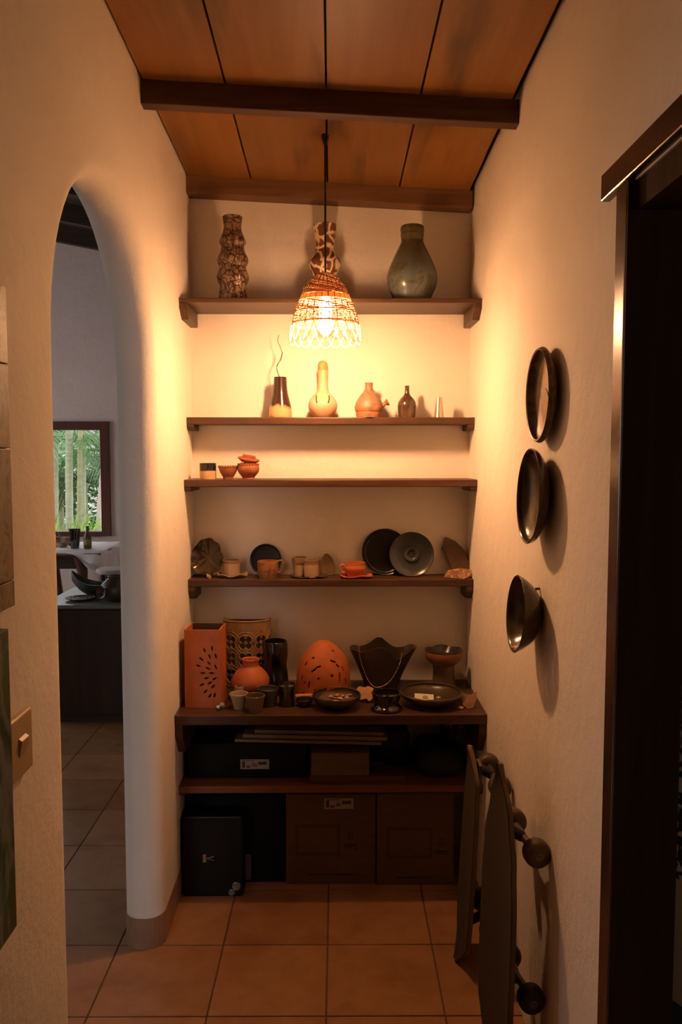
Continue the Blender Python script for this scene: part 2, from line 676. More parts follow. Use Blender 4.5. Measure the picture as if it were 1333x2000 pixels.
window(1, 'x', WX0, WX1, WZ0, WZ1, FY - .03, FY + .10)
for k, (a, b_, c, d) in enumerate(OPEN):
    window(2 + k, 'y', a, b_, c, d, RX - .10, RX + .02, ((a + b_) / 2,))
    portal((RX - .16, (a + b_) / 2, (c + d) / 2), (0, -PI / 2, 0), d - c, b_ - a)
window(5, 'x', RO[0], RO[1], RO[2], RO[3], RY - .09, RY - .01)  # unseen glazed opening, added to throw daylight on the arch pier
portal(((RO[0] + RO[1]) / 2, RY - .12, (RO[2] + RO[3]) / 2), (PI / 2, 0, 0), RO[1] - RO[0], RO[3] - RO[2])
portal(((WX0 + WX1) / 2, FY + .16, (WZ0 + WZ1) / 2), (-PI / 2, 0, 0), WX1 - WX0, WZ1 - WZ0)
# projecting sill stub of the far window
# room behind the right doorway
g = G()
g.box(XR + .1, 3.5, 3.0, 3.1, 0, 2.9)
struct(g.obj('wall_side_room', M_PLASTER))
SO = (2.2, 3.2, .8, 2.0)
g = G()
g.box(XR + .1, SO[0], YN - .1, YN, 0, 2.9)
g.box(SO[1], 3.5, YN - .1, YN, 0, 2.9)
g.box(SO[0], SO[1], YN - .1, YN, 0, SO[2])
g.box(SO[0], SO[1], YN - .1, YN, SO[3], 2.9)
struct(g.obj('wall_side_room_rear', M_PLASTER))
struct(G().box(3.5, 3.6, YN - .1, 3.1, 0, 2.9).obj('wall_side_room_end', M_PLASTER))
window(4, 'x', SO[0], SO[1], SO[2], SO[3], YN - .09, YN - .01)  # unseen window added to light the stool behind the doorway
portal(((SO[0] + SO[1]) / 2, YN - .12, (SO[2] + SO[3]) / 2), (PI / 2, 0, 0), SO[1] - SO[0], SO[3] - SO[2])
struct(G().box(XR + .08, 3.6, YN - .1, 3.1, 2.62, 2.7).obj('ceiling_side_room', M_RAFT))

# ------------------------------------------------------------------ pendant lamp
LX, LY, LZ = -.019, 2.63, 1.894          # centre of the shade's rim
M_WICK = leafy('wicker', (.36, .16, .055), .10, .55, (.32, .14, .045))
M_WICKD = leafy('wicker_dark', (.22, .085, .03), .15, .6)
M_WICKW = leafy('pale_wicker', (.80, .64, .42), .30, .55)
M_BAND = leafy('straw_band', (.62, .42, .20), .14, .55)
M_CORD = plain('black_cord', (.012, .010, .009), .5)
lamp = thing('pendant_lamp', 'lit woven wicker pendant lamp hanging on a black cord from the plank ceiling', 'lamp', (LX, LY, LZ))
LH = at(636, 535, LY).z - LZ
shp = spline([(.112, 0), (.1105, .012), (.106, .040), (.097, .075), (.084, .113), (.074, .135), (.052, .170), (.032, .192), (.018, LH + .002)], 8)


def shade_r(z):
    for a, b_ in zip(shp, shp[1:]):
        if a.y <= z <= b_.y:
            return a.x + (b_.x - a.x) * (z - a.y) / max(b_.y - a.y, 1e-6)
    return shp[-1].x


zc = ceil_z(LX, LY) - LZ
cord = G().tube([(0, 0, LH - .03), (0, 0, zc - .01)], .0032, 8).obj('cord', M_CORD, lamp, smooth=True)
G().lathe([(0, -.030), (.006, -.029), (.011, -.012), (.0125, .004), (0, .004)], 16).obj('cord_hook', M_CORD, lamp, smooth=True, loc=(0, 0, zc))
G().lathe([(0, .0), (.019, 0), (.021, .03), (.016, .05), (.006, .058), (0, .058)], 24).obj('socket', M_CORD, lamp, smooth=True, loc=(0, 0, .145))
g = G()
g.lathe([(0, .008), (.009, .010), (.0165, .017), (.019, .028), (.019, .100), (.016, .118), (.012, .130), (.012, .147), (0, .147)], 28)
g.obj('bulb', emit('bulb_glow', (1.0, .515, .245), BULB), lamp, smooth=True)
NR = 26
g = G()
for k in range(NR):
    a = 2 * PI * k / NR
    g.tube([((shade_r(z)) * math.cos(a), (shade_r(z)) * math.sin(a), z) for z in [.036 + (LH - .036) * q / 16 for q in range(17)]], .0013, 5)
shade = g.obj('shade', M_WICKD, lamp, smooth=True)
shade['kind'] = 'stuff'


def weave(z0, z1, pitch, rad, skip=()):
    g = G()
    z, row = z0, 0
    while z < z1:
        n = NR * 4
        pts = []
        for q in range(n):
            a = 2 * PI * q / n
            wv = .0016 * math.cos(a * NR / 2 + (row % 2) * PI)
            r = shade_r(z) + wv
            pts.append((r * math.cos(a), r * math.sin(a), z + .0006 * math.sin(5 * a + row)))
        g.tube(pts, rad, 5, closed=True)
        z += pitch
        row += 1
    return g


weave(.047, .080, .0044, .00135).obj('woven_band', M_WICK, shade, smooth=True)['kind'] = 'stuff'
weave(.080, .112, .0038, .00155).obj('woven_band', M_WICK, shade, smooth=True)['kind'] = 'stuff'
weave(.133, LH, .0031, .00185).obj('woven_crown', M_WICK, shade, smooth=True)['kind'] = 'stuff'
for nm, z0, z1 in (('plain_band', .1135, .131), ('rim_band', .0405, .0455)):
    n = 72
    rows = [[((shade_r(z) + dr) * math.cos(2 * PI * k / n), (shade_r(z) + dr) * math.sin(2 * PI * k / n), z) for k in range(n)] for dr, z in ((0, z0), (0, (z0 + z1) / 2), (0, z1), (.0007, z1), (.0007, (z0 + z1) / 2), (.0007, z0))]
    G().grid(rows, closed_u=True, closed_v=True).obj(nm, M_BAND, shade, smooth=True)
# vertical dark bindings, in short staggered runs
g = G()
for k in range(NR):
    a = 2 * PI * k / NR
    for z0, z1 in ((.050 + .006 * (k % 3), .074), (.082, .106 - .005 * (k % 2)), (.137, .154 + .004 * (k % 3)), (.162, .186)):
        if (k * 7 + int(z0 * 1000)) % 5 == 0:
            continue
        pts = [((shade_r(z) + .0017) * math.cos(a + .012 * math.sin(z * 400)), (shade_r(z) + .0017) * math.sin(a + .012 * math.sin(z * 400)), z) for z in [z0 + (z1 - z0) * q / 6 for q in range(7)]]
        g.tube(pts, .0015, 4)
g.obj('binding', M_WICKD, shade, smooth=True)['kind'] = 'stuff'
# overlapping loops round the rim
NL = 20
for k in range(NL):
    a0 = 2 * PI * k / NL
    pts = []
    for q in range(15):
        t = q / 14
        a = a0 + (t - .5) * 2 * PI / NL * 2.0
        z = .041 - .059 * math.sin(PI * t) ** .75
        r = shade_r(max(z, 0)) + .001 + .0012 * (1 if k % 2 else -1)
        pts.append((r * math.cos(a), r * math.sin(a), z))
    G().tube(pts, .0017, 5).obj('rim_loop', M_WICKW, shade, smooth=True)

# ------------------------------------------------------------------ shelves
SH = {}


def shelf(key, label, yf, ytop, ybot, x_in=0.0, mat=None, brk=None):
    zt, zb = at(650, ytop, yf).z, at(650, ybot, yf).z
    t = thing('wall_shelf', label, 'shelf', (0, YB, zt))
    G().box(XL + x_in - .002, XR - x_in + .002, yf - YB, .004, zb - zt, 0).obj('board', mat or M_DARK, t, bevel=.003)
    d = YB - yf
    for s in (-1, 1):
        g = G()
        xw = XL if s < 0 else XR
        x0, x1 = (xw - .004, xw + .026) if s < 0 else (xw - .026, xw + .004)
        h, bd = brk
        z0 = zb - zt + .001
        poly = [(-.0, z0), (-d * .985, z0), (-d * .985, z0 - h * .35), (-d * .985 + h * bd, z0 - h), (0, z0 - h)]
        poly = [(y, z) for y, z in reversed(poly)]
        g.prism(poly, (x0, x1), 'x')
        g.obj('bracket', M_DARKY, t, bevel=.003)
    SH[key] = zt
    return t


shelf('a', 'highest dark wood wall shelf carrying three tall vases', 2.86, 582, 591, 0, None, (.052, .9))
shelf('b', 'thin dark wood shelf just below the lamp holding small bottles', 2.98, 815, 829, 0, None, (.022, .5))
shelf('c', 'dark wood shelf with only three small pots at one end', 2.91, 937, 951, 0, None, (.018, .5))
shelf('d', 'dark wood shelf crowded with cups, saucers and leaning plates', 2.965, 1132, 1146, 0, None, (.050, .6))
shelf('e', 'deep dark wood counter shelf crowded with terracotta lanterns and dark bowls', 2.675, 1397, 1416, 0, None, (.115, .5))
shelf('f', 'lowest reddish wood shelf holding black cases above the cardboard boxes', 2.73, 1535, 1549, 0, wood('red_shelf_wood', (.16, .06, .02), (.24, .095, .03), 'x', 5, .45, .15), (.01, .4))


# ------------------------------------------------------------------ pottery helpers
def sc_at(Y, z):
    """metres per pixel at this depth and height"""
    return (Y * math.cos(PITCH) - (z - EYE.z) * math.sin(PITCH)) / F


def profile(cx, Y, zs, prof, k=5, smooth=True):
    pts = []
    for y, hw in prof:
        p = at(cx, y, Y)
        pts.append(Vector((hw * sc_at(Y, p.z), p.z - zs)))
    pts = pts[::-1]
    d = pts[0].y
    top = pts[-1].y
    for p in pts:                                 # let the lowest point meet the shelf
        p.y = (p.y - d) * top / (top - d)
    return spline(pts, k) if smooth else pts


def pot_mesh(pts, th=.004, n=48, solid=False):
    g = G()
    pr = [(0, pts[0].y)] + [(p.x, p.y) for p in pts]
    if solid:
        pr += [(0, pts[-1].y)]
    else:
        tx, tz = pts[-1]
        pr += [(tx - th * .5, tz + th * .35), (max(tx - th, .001), tz)]
        pr += [(max(p.x - th, .0012), max(p.y, pts[0].y + th)) for p in reversed(pts[1:-1])]
        pr += [(0, pts[0].y + th)]
    return g.lathe(pr, n)


def pot(name, label, cat, mat, cx, Y, key, prof, th=.004, n=48, solid=False, group=None, smooth=True, k=5, part=None, rz=0):
    zs = SH[key] if isinstance(key, str) else key
    pts = profile(cx, Y, zs, prof, k, smooth)
    X = at(cx, (prof[0][0] + prof[-1][0]) / 2, Y).x
    g = pot_mesh(pts, th, n, solid)
    if part:
        t = thing(name, label, cat, (X, Y, zs), (0, 0, rz), group)
        g.obj(part, mat, t, smooth=True)
        return t, pts
    o = g.obj(name, mat, None, smooth=True, loc=(X, Y, zs), rot=(0, 0, rz))
    return tag(o, label, cat, group), pts


TERRA = (.50, .135, .035)
TERRA2 = (.42, .11, .028)
M_TERRA = plain('terracotta', TERRA, .62, c2=TERRA2, scale=22, bumps=.12)
M_TERRAD = plain('terracotta_dark', (.36, .105, .035), .6, c2=(.26, .07, .025), scale=30, bumps=.2)
M_DARKIN = plain('dark_inside', (.02, .012, .010), .5)

# ------------------------------------------------------------------ top shelf
m = crackle('bark_glaze', (.24, .15, .085), (.035, .018, .010), 46, .07, .25, .7, (.055, .03, .016))
pot('bulged_vase', 'tall brown crackle vase with three bulges at one end of highest shelf', 'vase', m, 455, 2.965, 'a',
    [(424, 19.5), (431, 18.5), (441, 17), (452, 18.5), (463, 23), (473, 26), (480, 22.5), (490, 24), (504, 30), (513, 29), (520, 26), (530, 28.5), (540, 31.5), (548, 29.5), (556, 25.5), (570, 27), (589, 28.5)], .005)
m = crackle('drip_glaze', (.12, .042, .018), (.66, .52, .34), 26, .09, .22, .4, None)
pot('drip_vase', 'brown vase with cream dripped glaze standing behind the wicker lamp', 'vase', m, 635, 2.985, 'a',
    [(440, 23.5), (446, 22.5), (460, 20), (478, 18), (489, 18.5), (497, 24), (507, 30), (516, 31), (526, 27), (534, 23), (540, 25), (552, 39), (565, 45), (576, 43), (589, 34)], .005)
m = glaze('blue_green_glaze', (.075, .065, .022), (.105, .13, .12), .150, .22, (.085, .085, .04), .22, 14, .30)
t, pp = pot('bellied_vase', 'bellied blue-green glazed vase with ringed neck on the highest shelf', 'vase', m, 805.5, 2.965, 'a',
            [(443, 22.5), (449, 23.5), (456, 22.5), (458, 23), (466, 22), (472, 22), (482, 26.5), (495, 33), (510, 40), (524, 46), (537, 49), (549, 48.5), (560, 46), (571, 41), (583, 36), (589, 33)], .006)

# ------------------------------------------------------------------ second shelf
YBt = 3.02
m = glaze('dripping_brown_glaze', (.035, .016, .009), (.55, .34, .15), .042, .10, None, .15, 42, .55)
t, pp = pot('bottle_vase', 'dark brown dripped bottle vase holding dry twigs on the shelf below the lamp', 'vase', m, 548, YBt, 'b',
            [(737, 12.5), (745, 12.7), (758, 13.5), (770, 15), (782, 18), (792, 20.5), (802, 22), (813, 22.3), (817, 21.5)], .003)
M_TWIG = plain('dry_twig', (.10, .06, .035), .8)
tw = thing('dry_twig', 'thin forked dry twig standing in the dark brown bottle vase', 'twig', (at(548, 790, YBt).x, YBt, SH['b'] + .02))
o0 = Vector(tw.location)
for nm, pl in (('stem', [(549, 790), (547, 742), (543, 728), (541, 715), (547, 704), (551, 690), (548, 678), (543, 666), (545, 654)]), ('side_stem', [(546, 738), (541, 722), (543, 712), (550, 700), (552, 688)])):
    pts = [at(a, b_, YBt) - o0 for a, b_ in pl]
    G().tube(spline(pts, 4), .0011, 5).obj(nm, M_TWIG, tw, smooth=True)

M_GOURD = plain('cream_clay', (.66, .40, .24), .45, c2=(.60, .34, .19), scale=12)
t, pp = pot('gourd_bottle', 'round bellied cream clay bottle with long neck and stopper', 'bottle', M_GOURD, 631, YBt, 'b',
            [(724, 9.8), (735, 9.2), (750, 9.4), (763, 11), (769, 15), (775, 21), (783, 26.5), (791, 28.5), (800, 27), (809, 22), (816, 16)], .003, part='body')
zn = pp[-1].y
G().lathe([(0, -.006), (.0155, -.005), (.0185, .002), (.0195, .010), (.0185, .022), (.014, .031), (.007, .0355), (0, .0365)], 28).obj('stopper', plain('cork', (.52, .30, .07), .6, c2=(.42, .20, .05), scale=60), t, smooth=True, loc=(0, 0, zn))
for sx, ang in ((-1, .5), (1, -.35)):
    g = G()
    pts = []
    for q in range(7):
        a = -PI / 2 + sx * (.62 - .04 * q)
        zz = .078 - .0045 * q
        rr = min(pp, key=lambda p_: abs(p_.y - zz)).x + .0006
        pts.append((rr * math.cos(a), rr * math.sin(a), zz))
    ring = pts
    G().tube(ring, .0022, 5).obj('painted_stroke', M_DARKIN, t, smooth=True)

m = glaze('two_tone_clay', (.27, .145, .08), (.38, .15, .06), .040, .15, (.21, .11, .06), .5, 14, .10)
t, pp = pot('spouted_jug', 'squat brown clay jug with a short side spout', 'jug', m, 721, YBt, 'b',
            [(748, 8.3), (751, 7.6), (758, 7.7), (765, 10.5), (773, 17), (782, 23), (790, 26.5), (797, 28), (803, 27), (806, 25.5), (809, 25.5), (817, 24)], .003, part='body')
s_ = sc_at(YBt, 1.7)
g = G().tube([(.040, 0, .036), (.052, -.002, .046), (.062, -.003, .055)], [.011, .008, .007], 14)
g.obj('spout', m, t, smooth=True)
G().lathe([(.004, 0), (.008, .002), (.0135, .012), (.0125, .013), (.006, .004), (0, .003)], 20).obj('spout_mouth', M_TERRAD, t, smooth=True, loc=(.059, -.003, .051), rot=(0, R(62), 0))

m = plain('metallic_brown_glaze', (.06, .032, .018), .16, c2=(.12, .065, .035), scale=18)
t, pp = pot('bud_bottle', 'small shiny dark brown bottle with pierced drops on the shelf', 'bottle', m, 795.5, YBt, 'b',
            [(754, 4.6), (757, 4.2), (766, 4.6), (772, 6.5), (778, 12), (785, 16.5), (793, 18.3), (803, 18), (811, 16.8), (817, 15.5)], .003, part='body')
for a in (-PI / 2 - .85, -PI / 2, -PI / 2 + .8):
    pts = [(.0325 * math.cos(a), .0325 * math.sin(a), z) for z in (.038, .044, .050)]
    G().tube(pts, [.0035, .0052, .0012], 8).obj('drop_hole', M_DARKIN, t, smooth=True)
m = plain('brushed_tin', (.62, .56, .46), .28, .85, c2=(.55, .48, .38), scale=8)
pot('tin_cup', 'slim upturned tapered tin cup beside the small bottle', 'cup', m, 858, YBt, 'b', [(776, 5.2), (777, 5.6), (796, 7.6), (816, 9.8)], .002, solid=True, smooth=False)

# ------------------------------------------------------------------ third shelf
YC = 2.99
m = glaze('black_over_cream', (.016, .013, .012), (.62, .40, .19), .030, .05, None, .2, 8, .25)
pot('beaker', 'small straight beaker glazed black over cream', 'cup', m, 406.5, YC, 'c', [(905, 16.2), (908, 16.2), (930, 15.8), (935, 15.2)], .003, smooth=False)


def scallops(t, pts, n, mat, r0, amp=.004, frac=.7, zc_=None):
    z = zc_ if zc_ is not None else pts[-1].y
    for k in range(n):
        a = 2 * PI * k / n
        g = G().lathe([(0, -.004), (.003, -.003), (.0042, .0), (.003, .0035), (0, .0045)], 8)
        g.obj('frill', mat, t, smooth=True, loc=((r0) * math.cos(a), r0 * math.sin(a), z))


M_TERRAS = plain('smoked_terracotta', (.40, .12, .045), .65, c2=(.25, .075, .03), scale=24, bumps=.2)
t, pp = pot('frilled_bowl', 'tiny terracotta bowl with a frilled rim beside the lidded pot', 'bowl', M_TERRAS, 446, YC, 'c',
            [(912, 18.5), (919, 17), (926, 13.5), (931, 10.5), (935, 10)], .003, part='body')
scallops(t, pp, 22, M_TERRAS, pp[-1].x - .001, zc_=pp[-1].y + .001)
t, pp = pot('lidded_pot', 'small round terracotta pot under a tilted flat lid', 'pot', M_TERRAS, 485.5, YC, 'c',
            [(904, 15.5), (908, 19.5), (915, 21.3), (922, 19.5), (929, 14), (932, 12), (935, 12.5)], .003, part='body')
scallops(t, pp, 24, M_TERRAS, .036, zc_=pp[-1].y - .006)
lid = G().lathe([(0, -.010), (.026, -.008), (.038, .0), (.041, .004), (.036, .007), (.018, .009), (0, .010)], 32).obj('lid', M_TERRAD, t, smooth=True, loc=(.001, 0, pp[-1].y + .010), rot=(R(6), R(10), 0))
G().box(-.024, .024, -.006, .006, .007, .019).obj('lid_bar', M_TERRAD, lid, bevel=.003)

# ------------------------------------------------------------------ fourth shelf
YD = 3.02
zd = SH['d']


def plate_mesh(r, rim=.012, th=.006, ring=0):
    """plate with its face up, foot at z = 0"""
    g = G()
    pr = [(0, 0), (r * .55, 0), (r * .62, .001), (r * .9, rim * .55), (r, rim), (r - .002, rim + .003), (r - .006, rim + .001)]
    pr += [(r * .86, th + .001), (r * .6, th)]
    if ring:
        pr += [(r * ring + .010, th), (r * ring + .006, th + .008), (r * ring, th + .009), (r * ring - .007, th + .004), (r * ring - .011, th - .003)]
    pr += [(0, th - (.003 if ring else 0))]
    return g.lathe(pr, 64)


def lean_plate(name, label, cat, mat, cx, cy, rpx, back, rim, tilt=8, ring=0, group=None, Yc=None):
    """plate standing on its edge on the shelf and leaning back"""
    Y0 = Yc
    p = at(cx, cy, Y0)
    r = rpx * sc_at(Y0, p.z)
    g = plate_mesh(r, rim, .006, ring)
    M = Matrix.Rotation(R(90 - tilt), 4, 'X')
    g.xf(M)
    zmin = min(v[2] for v in g.v)
    ymax = max(v[1] for v in g.v)
    g.xf(Matrix.Translation((0, -ymax, -zmin)))
    o = g.obj(name, mat, None, smooth=True, loc=(p.x, back, zd))
    return tag(o, label, cat, group)


# leaf shaped dish standing against the side wall
m = plain('leaf_glaze', (.065, .040, .018), .14, c2=(.02, .012, .007), scale=16, bumps=.2)
g = G()
rows_f = []
nu, nv = 40, 10
p0 = at(403, 1131, 3.0)
px_m = sc_at(3.0, p0.z)
for i in range(nv + 1):
    t_ = i / nv
    row = []
    for j in range(nu):
        a = 2 * PI * j / nu
        fl = 1 + .035 * math.cos(9 * a) * t_
        x = 32 * px_m * t_ * math.cos(a) * fl * (1 - .12 * math.sin(a))
        z = 37 * px_m * t_ * math.sin(a) * fl
        y = -.022 * t_ ** 2.2 + .0035 * math.cos(9 * a) * t_
        row.append((x, y, z + 37 * px_m))
    rows_f.append(row)
g.grid(rows_f, closed_u=True)
g.grid([[(x, y + .004, z) for x, y, z in r_] for r_ in rows_f], closed_u=True)
g.grid([rows_f[-1], [(x, y + .004, z) for x, y, z in rows_f[-1]]], closed_u=True)
g.xf(Matrix.Rotation(R(-14), 4, 'X'))
t = thing('leaf_dish', 'ribbed dark brown leaf-shaped dish leaning against the alcove side wall', 'dish', (p0.x, 3.03, zd + .004), (0, 0, R(-8)))
g.obj('dish', m, t, smooth=True)
G().tube([(.008, -.028, .010), (.013, -.036, .004), (.022, -.040, .003)], [.004, .006, .007], 8).obj('stem_end', plain('pale_stem', (.55, .36, .22), .6), t, smooth=True)


def wavy_saucer(name, label, mat, cx, y_front, hw, Y, zs, wav=.003, lobes=5, up=.006, square=False, dep=1.0):
    p = at(cx, y_front, Y)
    r = hw * sc_at(Y, p.z)
    g = G()
    rings = [(0, .0), (.55, 0), (.85, up * .35), (1.0, up), (.98, up + .003), (.82, up * .35 + .0035), (.5, .004), (0, .004)]
    n = 60
    rows = []
    for q, z in rings:
        row = []
        for k in range(n):
            a = 2 * PI * k / n
            rr = r * max(q, .002)
            if square:
                rr *= 1 / max(abs(math.cos(a)), abs(math.sin(a))) ** .72 * .92
            rr *= 1 + .03 * q * math.sin(lobes * a + 1)
            row.append((rr * math.cos(a), rr * math.sin(a) * dep, z + (wav * (1 + math.sin(lobes * a)) * q if q > .6 else 0)))
        rows.append(row)
    g.grid(rows, closed_u=True)
    o = g.obj(name, mat, None, smooth=True, loc=(p.x, Y, zs))
    return tag(o, label, 'saucer')


def handle(t, mat, r, z0, z1, side, out=.016, rad=.0035, y=0.0):
    pts = spline([(side * (r - .002), y, z1), (side * (r + out * .8), y, z1 + .002), (side * (r + out), y, (z0 + z1) / 2 + .003), (side * (r + out * .6), y, z0 + .002), (side * (r - .002), y, z0)], 4)
    G().tube(pts, rad, 8).obj('handle', mat, t, smooth=True)


M_CREAM = glaze('speckled_cream', (.22, .14, .07), (.46, .32, .19), .048, .06, None, .4, 20, .03)
M_SAUC = plain('sand_glaze', (.36, .24, .14), .35, c2=(.26, .16, .09), scale=20)
wavy_saucer('wavy_saucer', 'wavy-edged sand coloured saucer under a cream cup', M_SAUC, 454, 1126, 30, 3.03, zd, .004, 5, .006, dep=.8)
pot('cream_cup', 'cream cup with brown rim standing on the wavy saucer', 'cup', M_CREAM, 452.5, 3.035, zd + .0045, [(1094, 17.5), (1098, 17.5), (1102, 16.3), (1122, 16), (1128, 14)], .003, smooth=False)
m = plain('night_blue_glaze', (.018, .024, .030), .18, c2=(.035, .032, .03), scale=14)
lean_plate('dark_saucer', 'small dark blue saucer leaning on the wall behind a brown mug', 'saucer', m, 519, 1096, 31, YB - .004, .014, 9, 0, None, 3.07)
m = glaze('rust_streak_glaze', (.34, .13, .04), (.22, .12, .05), .030, .4, (.15, .065, .028), .28, 30, .4)
t, pp = pot('brown_mug', 'streaky rust brown mug with a looped handle', 'mug', m, 524, 3.005, 'd', [(1096, 20.5), (1099, 20.5), (1115, 20), (1128, 19), (1135, 17.5)], .004, part='body', smooth=False)
handle(t, plain('mug_handle_glaze', (.20, .13, .07), .3), .037, .020, .062, 1, .018, .004, 0)
wavy_saucer('dark_oval_dish', 'flat dark oval dish under two cream cups', plain('dark_brown_glaze', (.05, .03, .018), .22, c2=(.09, .055, .03), scale=20), 604, 1127, 37, 3.02, zd, .002, 4, .004, dep=.62)
pot('tall_cream_cup', 'cream cup with wide brown collar at the back of the dark oval dish', 'cup', M_CREAM, 586, 3.045, zd + .0045, [(1089, 15), (1099, 15), (1100, 12.8), (1118, 12.4), (1127, 11.5)], .003, smooth=False)
pot('short_cream_cup', 'cream cup with thin brown rim at the front of the dark oval dish', 'cup', M_CREAM, 608.5, 3.0, zd + .0045, [(1094, 15.6), (1098, 15.4), (1110, 14.8), (1124, 13.8), (1128, 13)], .003, smooth=False)
# leaf slab leaning
g = G()
pm = sc_at(3.06, 1.1)
poly = [(x * pm, z * pm) for x, z in spline([(-11, 0), (-15, 16), (-12, 30), (-3, 43), (8, 36), (14, 22), (15, 10), (12, 0)], 4)] if False else [(q.x * pm, q.y * pm) for q in spline([(-11, 0), (-15, 16), (-12, 31), (-3, 43), (8, 36), (14, 22), (15, 10), (12, 0)], 4)]
g.prism(poly, (-.004, .004), 'y')
o = g.obj('leaf_tile', plain('olive_clay', (.14, .085, .035), .5, c2=(.20, .125, .055), scale=30, bumps=.3), None, bevel=.002, loc=(at(640, 1110, 3.065).x, 3.065, zd), rot=(R(-12), 0, 0))
tag(o, 'small olive brown leaf-shaped clay piece leaning on the wall', 'ornament')
M_ORANGE = plain('orange_clay', (.55, .13, .04), .5, c2=(.46, .10, .03), scale=20)
wavy_saucer('square_saucer', 'orange square saucer with a dented edge under an orange cup', M_ORANGE, 696, 1127, 34, 3.005, zd, .003, 4, .006, True, .62)
t, pp = pot('orange_cup', 'small round orange clay cup with a looped handle', 'cup', M_ORANGE, 694, 3.012, zd + .0045, [(1099, 20), (1103, 20), (1110, 21.5), (1118, 19), (1126, 14)], .003, part='body')
handle(t, M_ORANGE, .038, .014, .040, -1, .017, .0042)
m1 = plain('black_plate_glaze', (.013, .011, .010), .28, c2=(.020, .018, .016), scale=12)
m2 = plain('slate_blue_glaze', (.034, .040, .043), .26, c2=(.050, .054, .054), scale=10)
lean_plate('black_plate', 'large near-black plate leaning on the wall behind the blue plate', 'plate', m1, 753, 1077, 46, YB - .003, .016, 7, 0, None, 3.06)
o = lean_plate('ringed_plate', 'slate blue plate with a raised ring in its middle, leaning in front', 'plate', m2, 805, 1079, 44, YB - .043, .012, 7, .26, None, 3.03)
m = plain('dark_shard_clay', (.075, .035, .018), .45, c2=(.12, .06, .03), scale=24, bumps=.3)
g = G()
pm = sc_at(3.05, 1.1)
poly = [(x * pm, z * pm) for x, z in ((22, 0), (26, 4), (24, 30), (14, 52), (-2, 68), (-20, 76), (-25, 74), (-22, 64), (-29, 52), (-22, 44), (-12, 20), (-6, 4))][::-1]
g.prism(poly, (-.005, .005), 'y')
o = g.obj('curved_shard', m, None, bevel=.002, loc=(at(893, 1110, 3.055).x, 3.055, zd), rot=(R(-11), 0, 0))
tag(o, 'dark brown curved pottery shard standing against the wall', 'shard')
g = G()
poly = [(-.056, -.02), (-.02, -.035), (.022, -.043), (.05, -.02), (.058, .012), (.02, .03), (-.03, .022)]
g.prism(poly, (0, .012), 'z')
o = g.obj('flat_shard', glaze('broken_clay', (.34, .13, .05), (.10, .05, .03), .012, .4, (.5, .32, .18), .6, 40, .5), None, bevel=.003, loc=(at(893, 1120, 3.01).x, 3.01, zd + .009), rot=(R(24), R(-4), R(6)))
tag(o, 'reddish broken pottery shard lying below the curved dark shard', 'shard')

# ------------------------------------------------------------------ hanging plates on the right wall


def hung(name, label, cat, mat, zc_, yc, r, depth, base, th=.006, tilt=(0, 0, 0), bulge=.5):
    g = G()
    pr = [(0, 0), (base, 0), (base + (r - base) * bulge, depth * .32), (base + (r - base) * (bulge + .32), depth * .68), (r, depth)]
    pts = [Vector(p) for p in pr]
    sp = spline(pts[1:], 6)
    pro = [(0, 0)] + [(p.x, p.y) for p in sp] + [(r - th * .4, depth + th * .35), (r - th, depth)]
    pro += [(p.x - th, max(p.y, th)) for p in reversed(sp[:-1])] + [(0, th)]
    g.lathe(pro, 64)
    t = thing(name, label, cat, (XR, yc, zc_), (0, R(-90), 0))
    b_ = g.obj('bowl', mat, t, smooth=True, rot=tilt)
    return t


M_OLIVE = plain('olive_glaze', (.085, .055, .022), .2, c2=(.055, .034, .014), scale=9)
m, t_, b_ = nodes('sand_disc_plate')
b_.inputs['Roughness'].default_value = .45
c_ = t_.nodes.new('ShaderNodeTexCoord')
ln = t_.nodes.new('ShaderNodeVectorMath')
ln.operation = 'LENGTH'
sv = t_.nodes.new('ShaderNodeVectorMath')
sv.operation = 'MULTIPLY'
sv.inputs[1].default_value = (1, 1, 0)
t_.links.new(c_.outputs['Object'], sv.inputs[0])
t_.links.new(sv.outputs[0], ln.inputs[0])
nn = ntex(t_, coords(t_), 40)
dk = ramp(t_, ln.outputs['Value'], [(.0905, (.46, .31, .19)), (.0925, (.055, .03, .016))])
t_.links.new(mix(t_, .25, dk, ramp(t_, nn, [(.4, (.5, .36, .22)), (.6, (.14, .08, .045))])), b_.inputs['Base Color'])
pl = hung('rimmed_plate', 'round dark-rimmed plate with sandy centre hanging above the two wall bowls', 'plate', m, at(1058, 772, 1.955).z, 1.952, .110, .032, .055, .005, (0, 0, 0), .72)
G().tube([(-.02, -.012, .0055), (-.004, -.005, .006), (.006, .004, .006), (.018, .022, .0058)], [.0005, .0012, .001, .0004], 5).obj('crack', M_DARKIN, pl)
t = hung('wall_bowl', 'wide olive bowl hanging between the rimmed plate and the deep cup-like bowl', 'bowl', M_OLIVE, at(1050, 970, 1.98).z, 1.975, .116, .044, .040, .005, (0, R(2), R(0)), .6)
t = hung('deep_wall_bowl', 'deep olive bowl hanging below the wide wall bowl from a small hook', 'bowl', M_OLIVE, at(1035, 1200, 2.03).z, 2.02, .097, .060, .040, .005, (0, R(4), 0), .5)
g = G().tube(spline([(.046, .0, .010), (.058, .0, .017), (.066, .0, .010), (.067, 0, -.002)], 4), .0035, 6)
g.obj('hook', plain('hook_metal', (.16, .14, .12), .3, .8), t, smooth=True)

# ------------------------------------------------------------------ pierced clay helpers


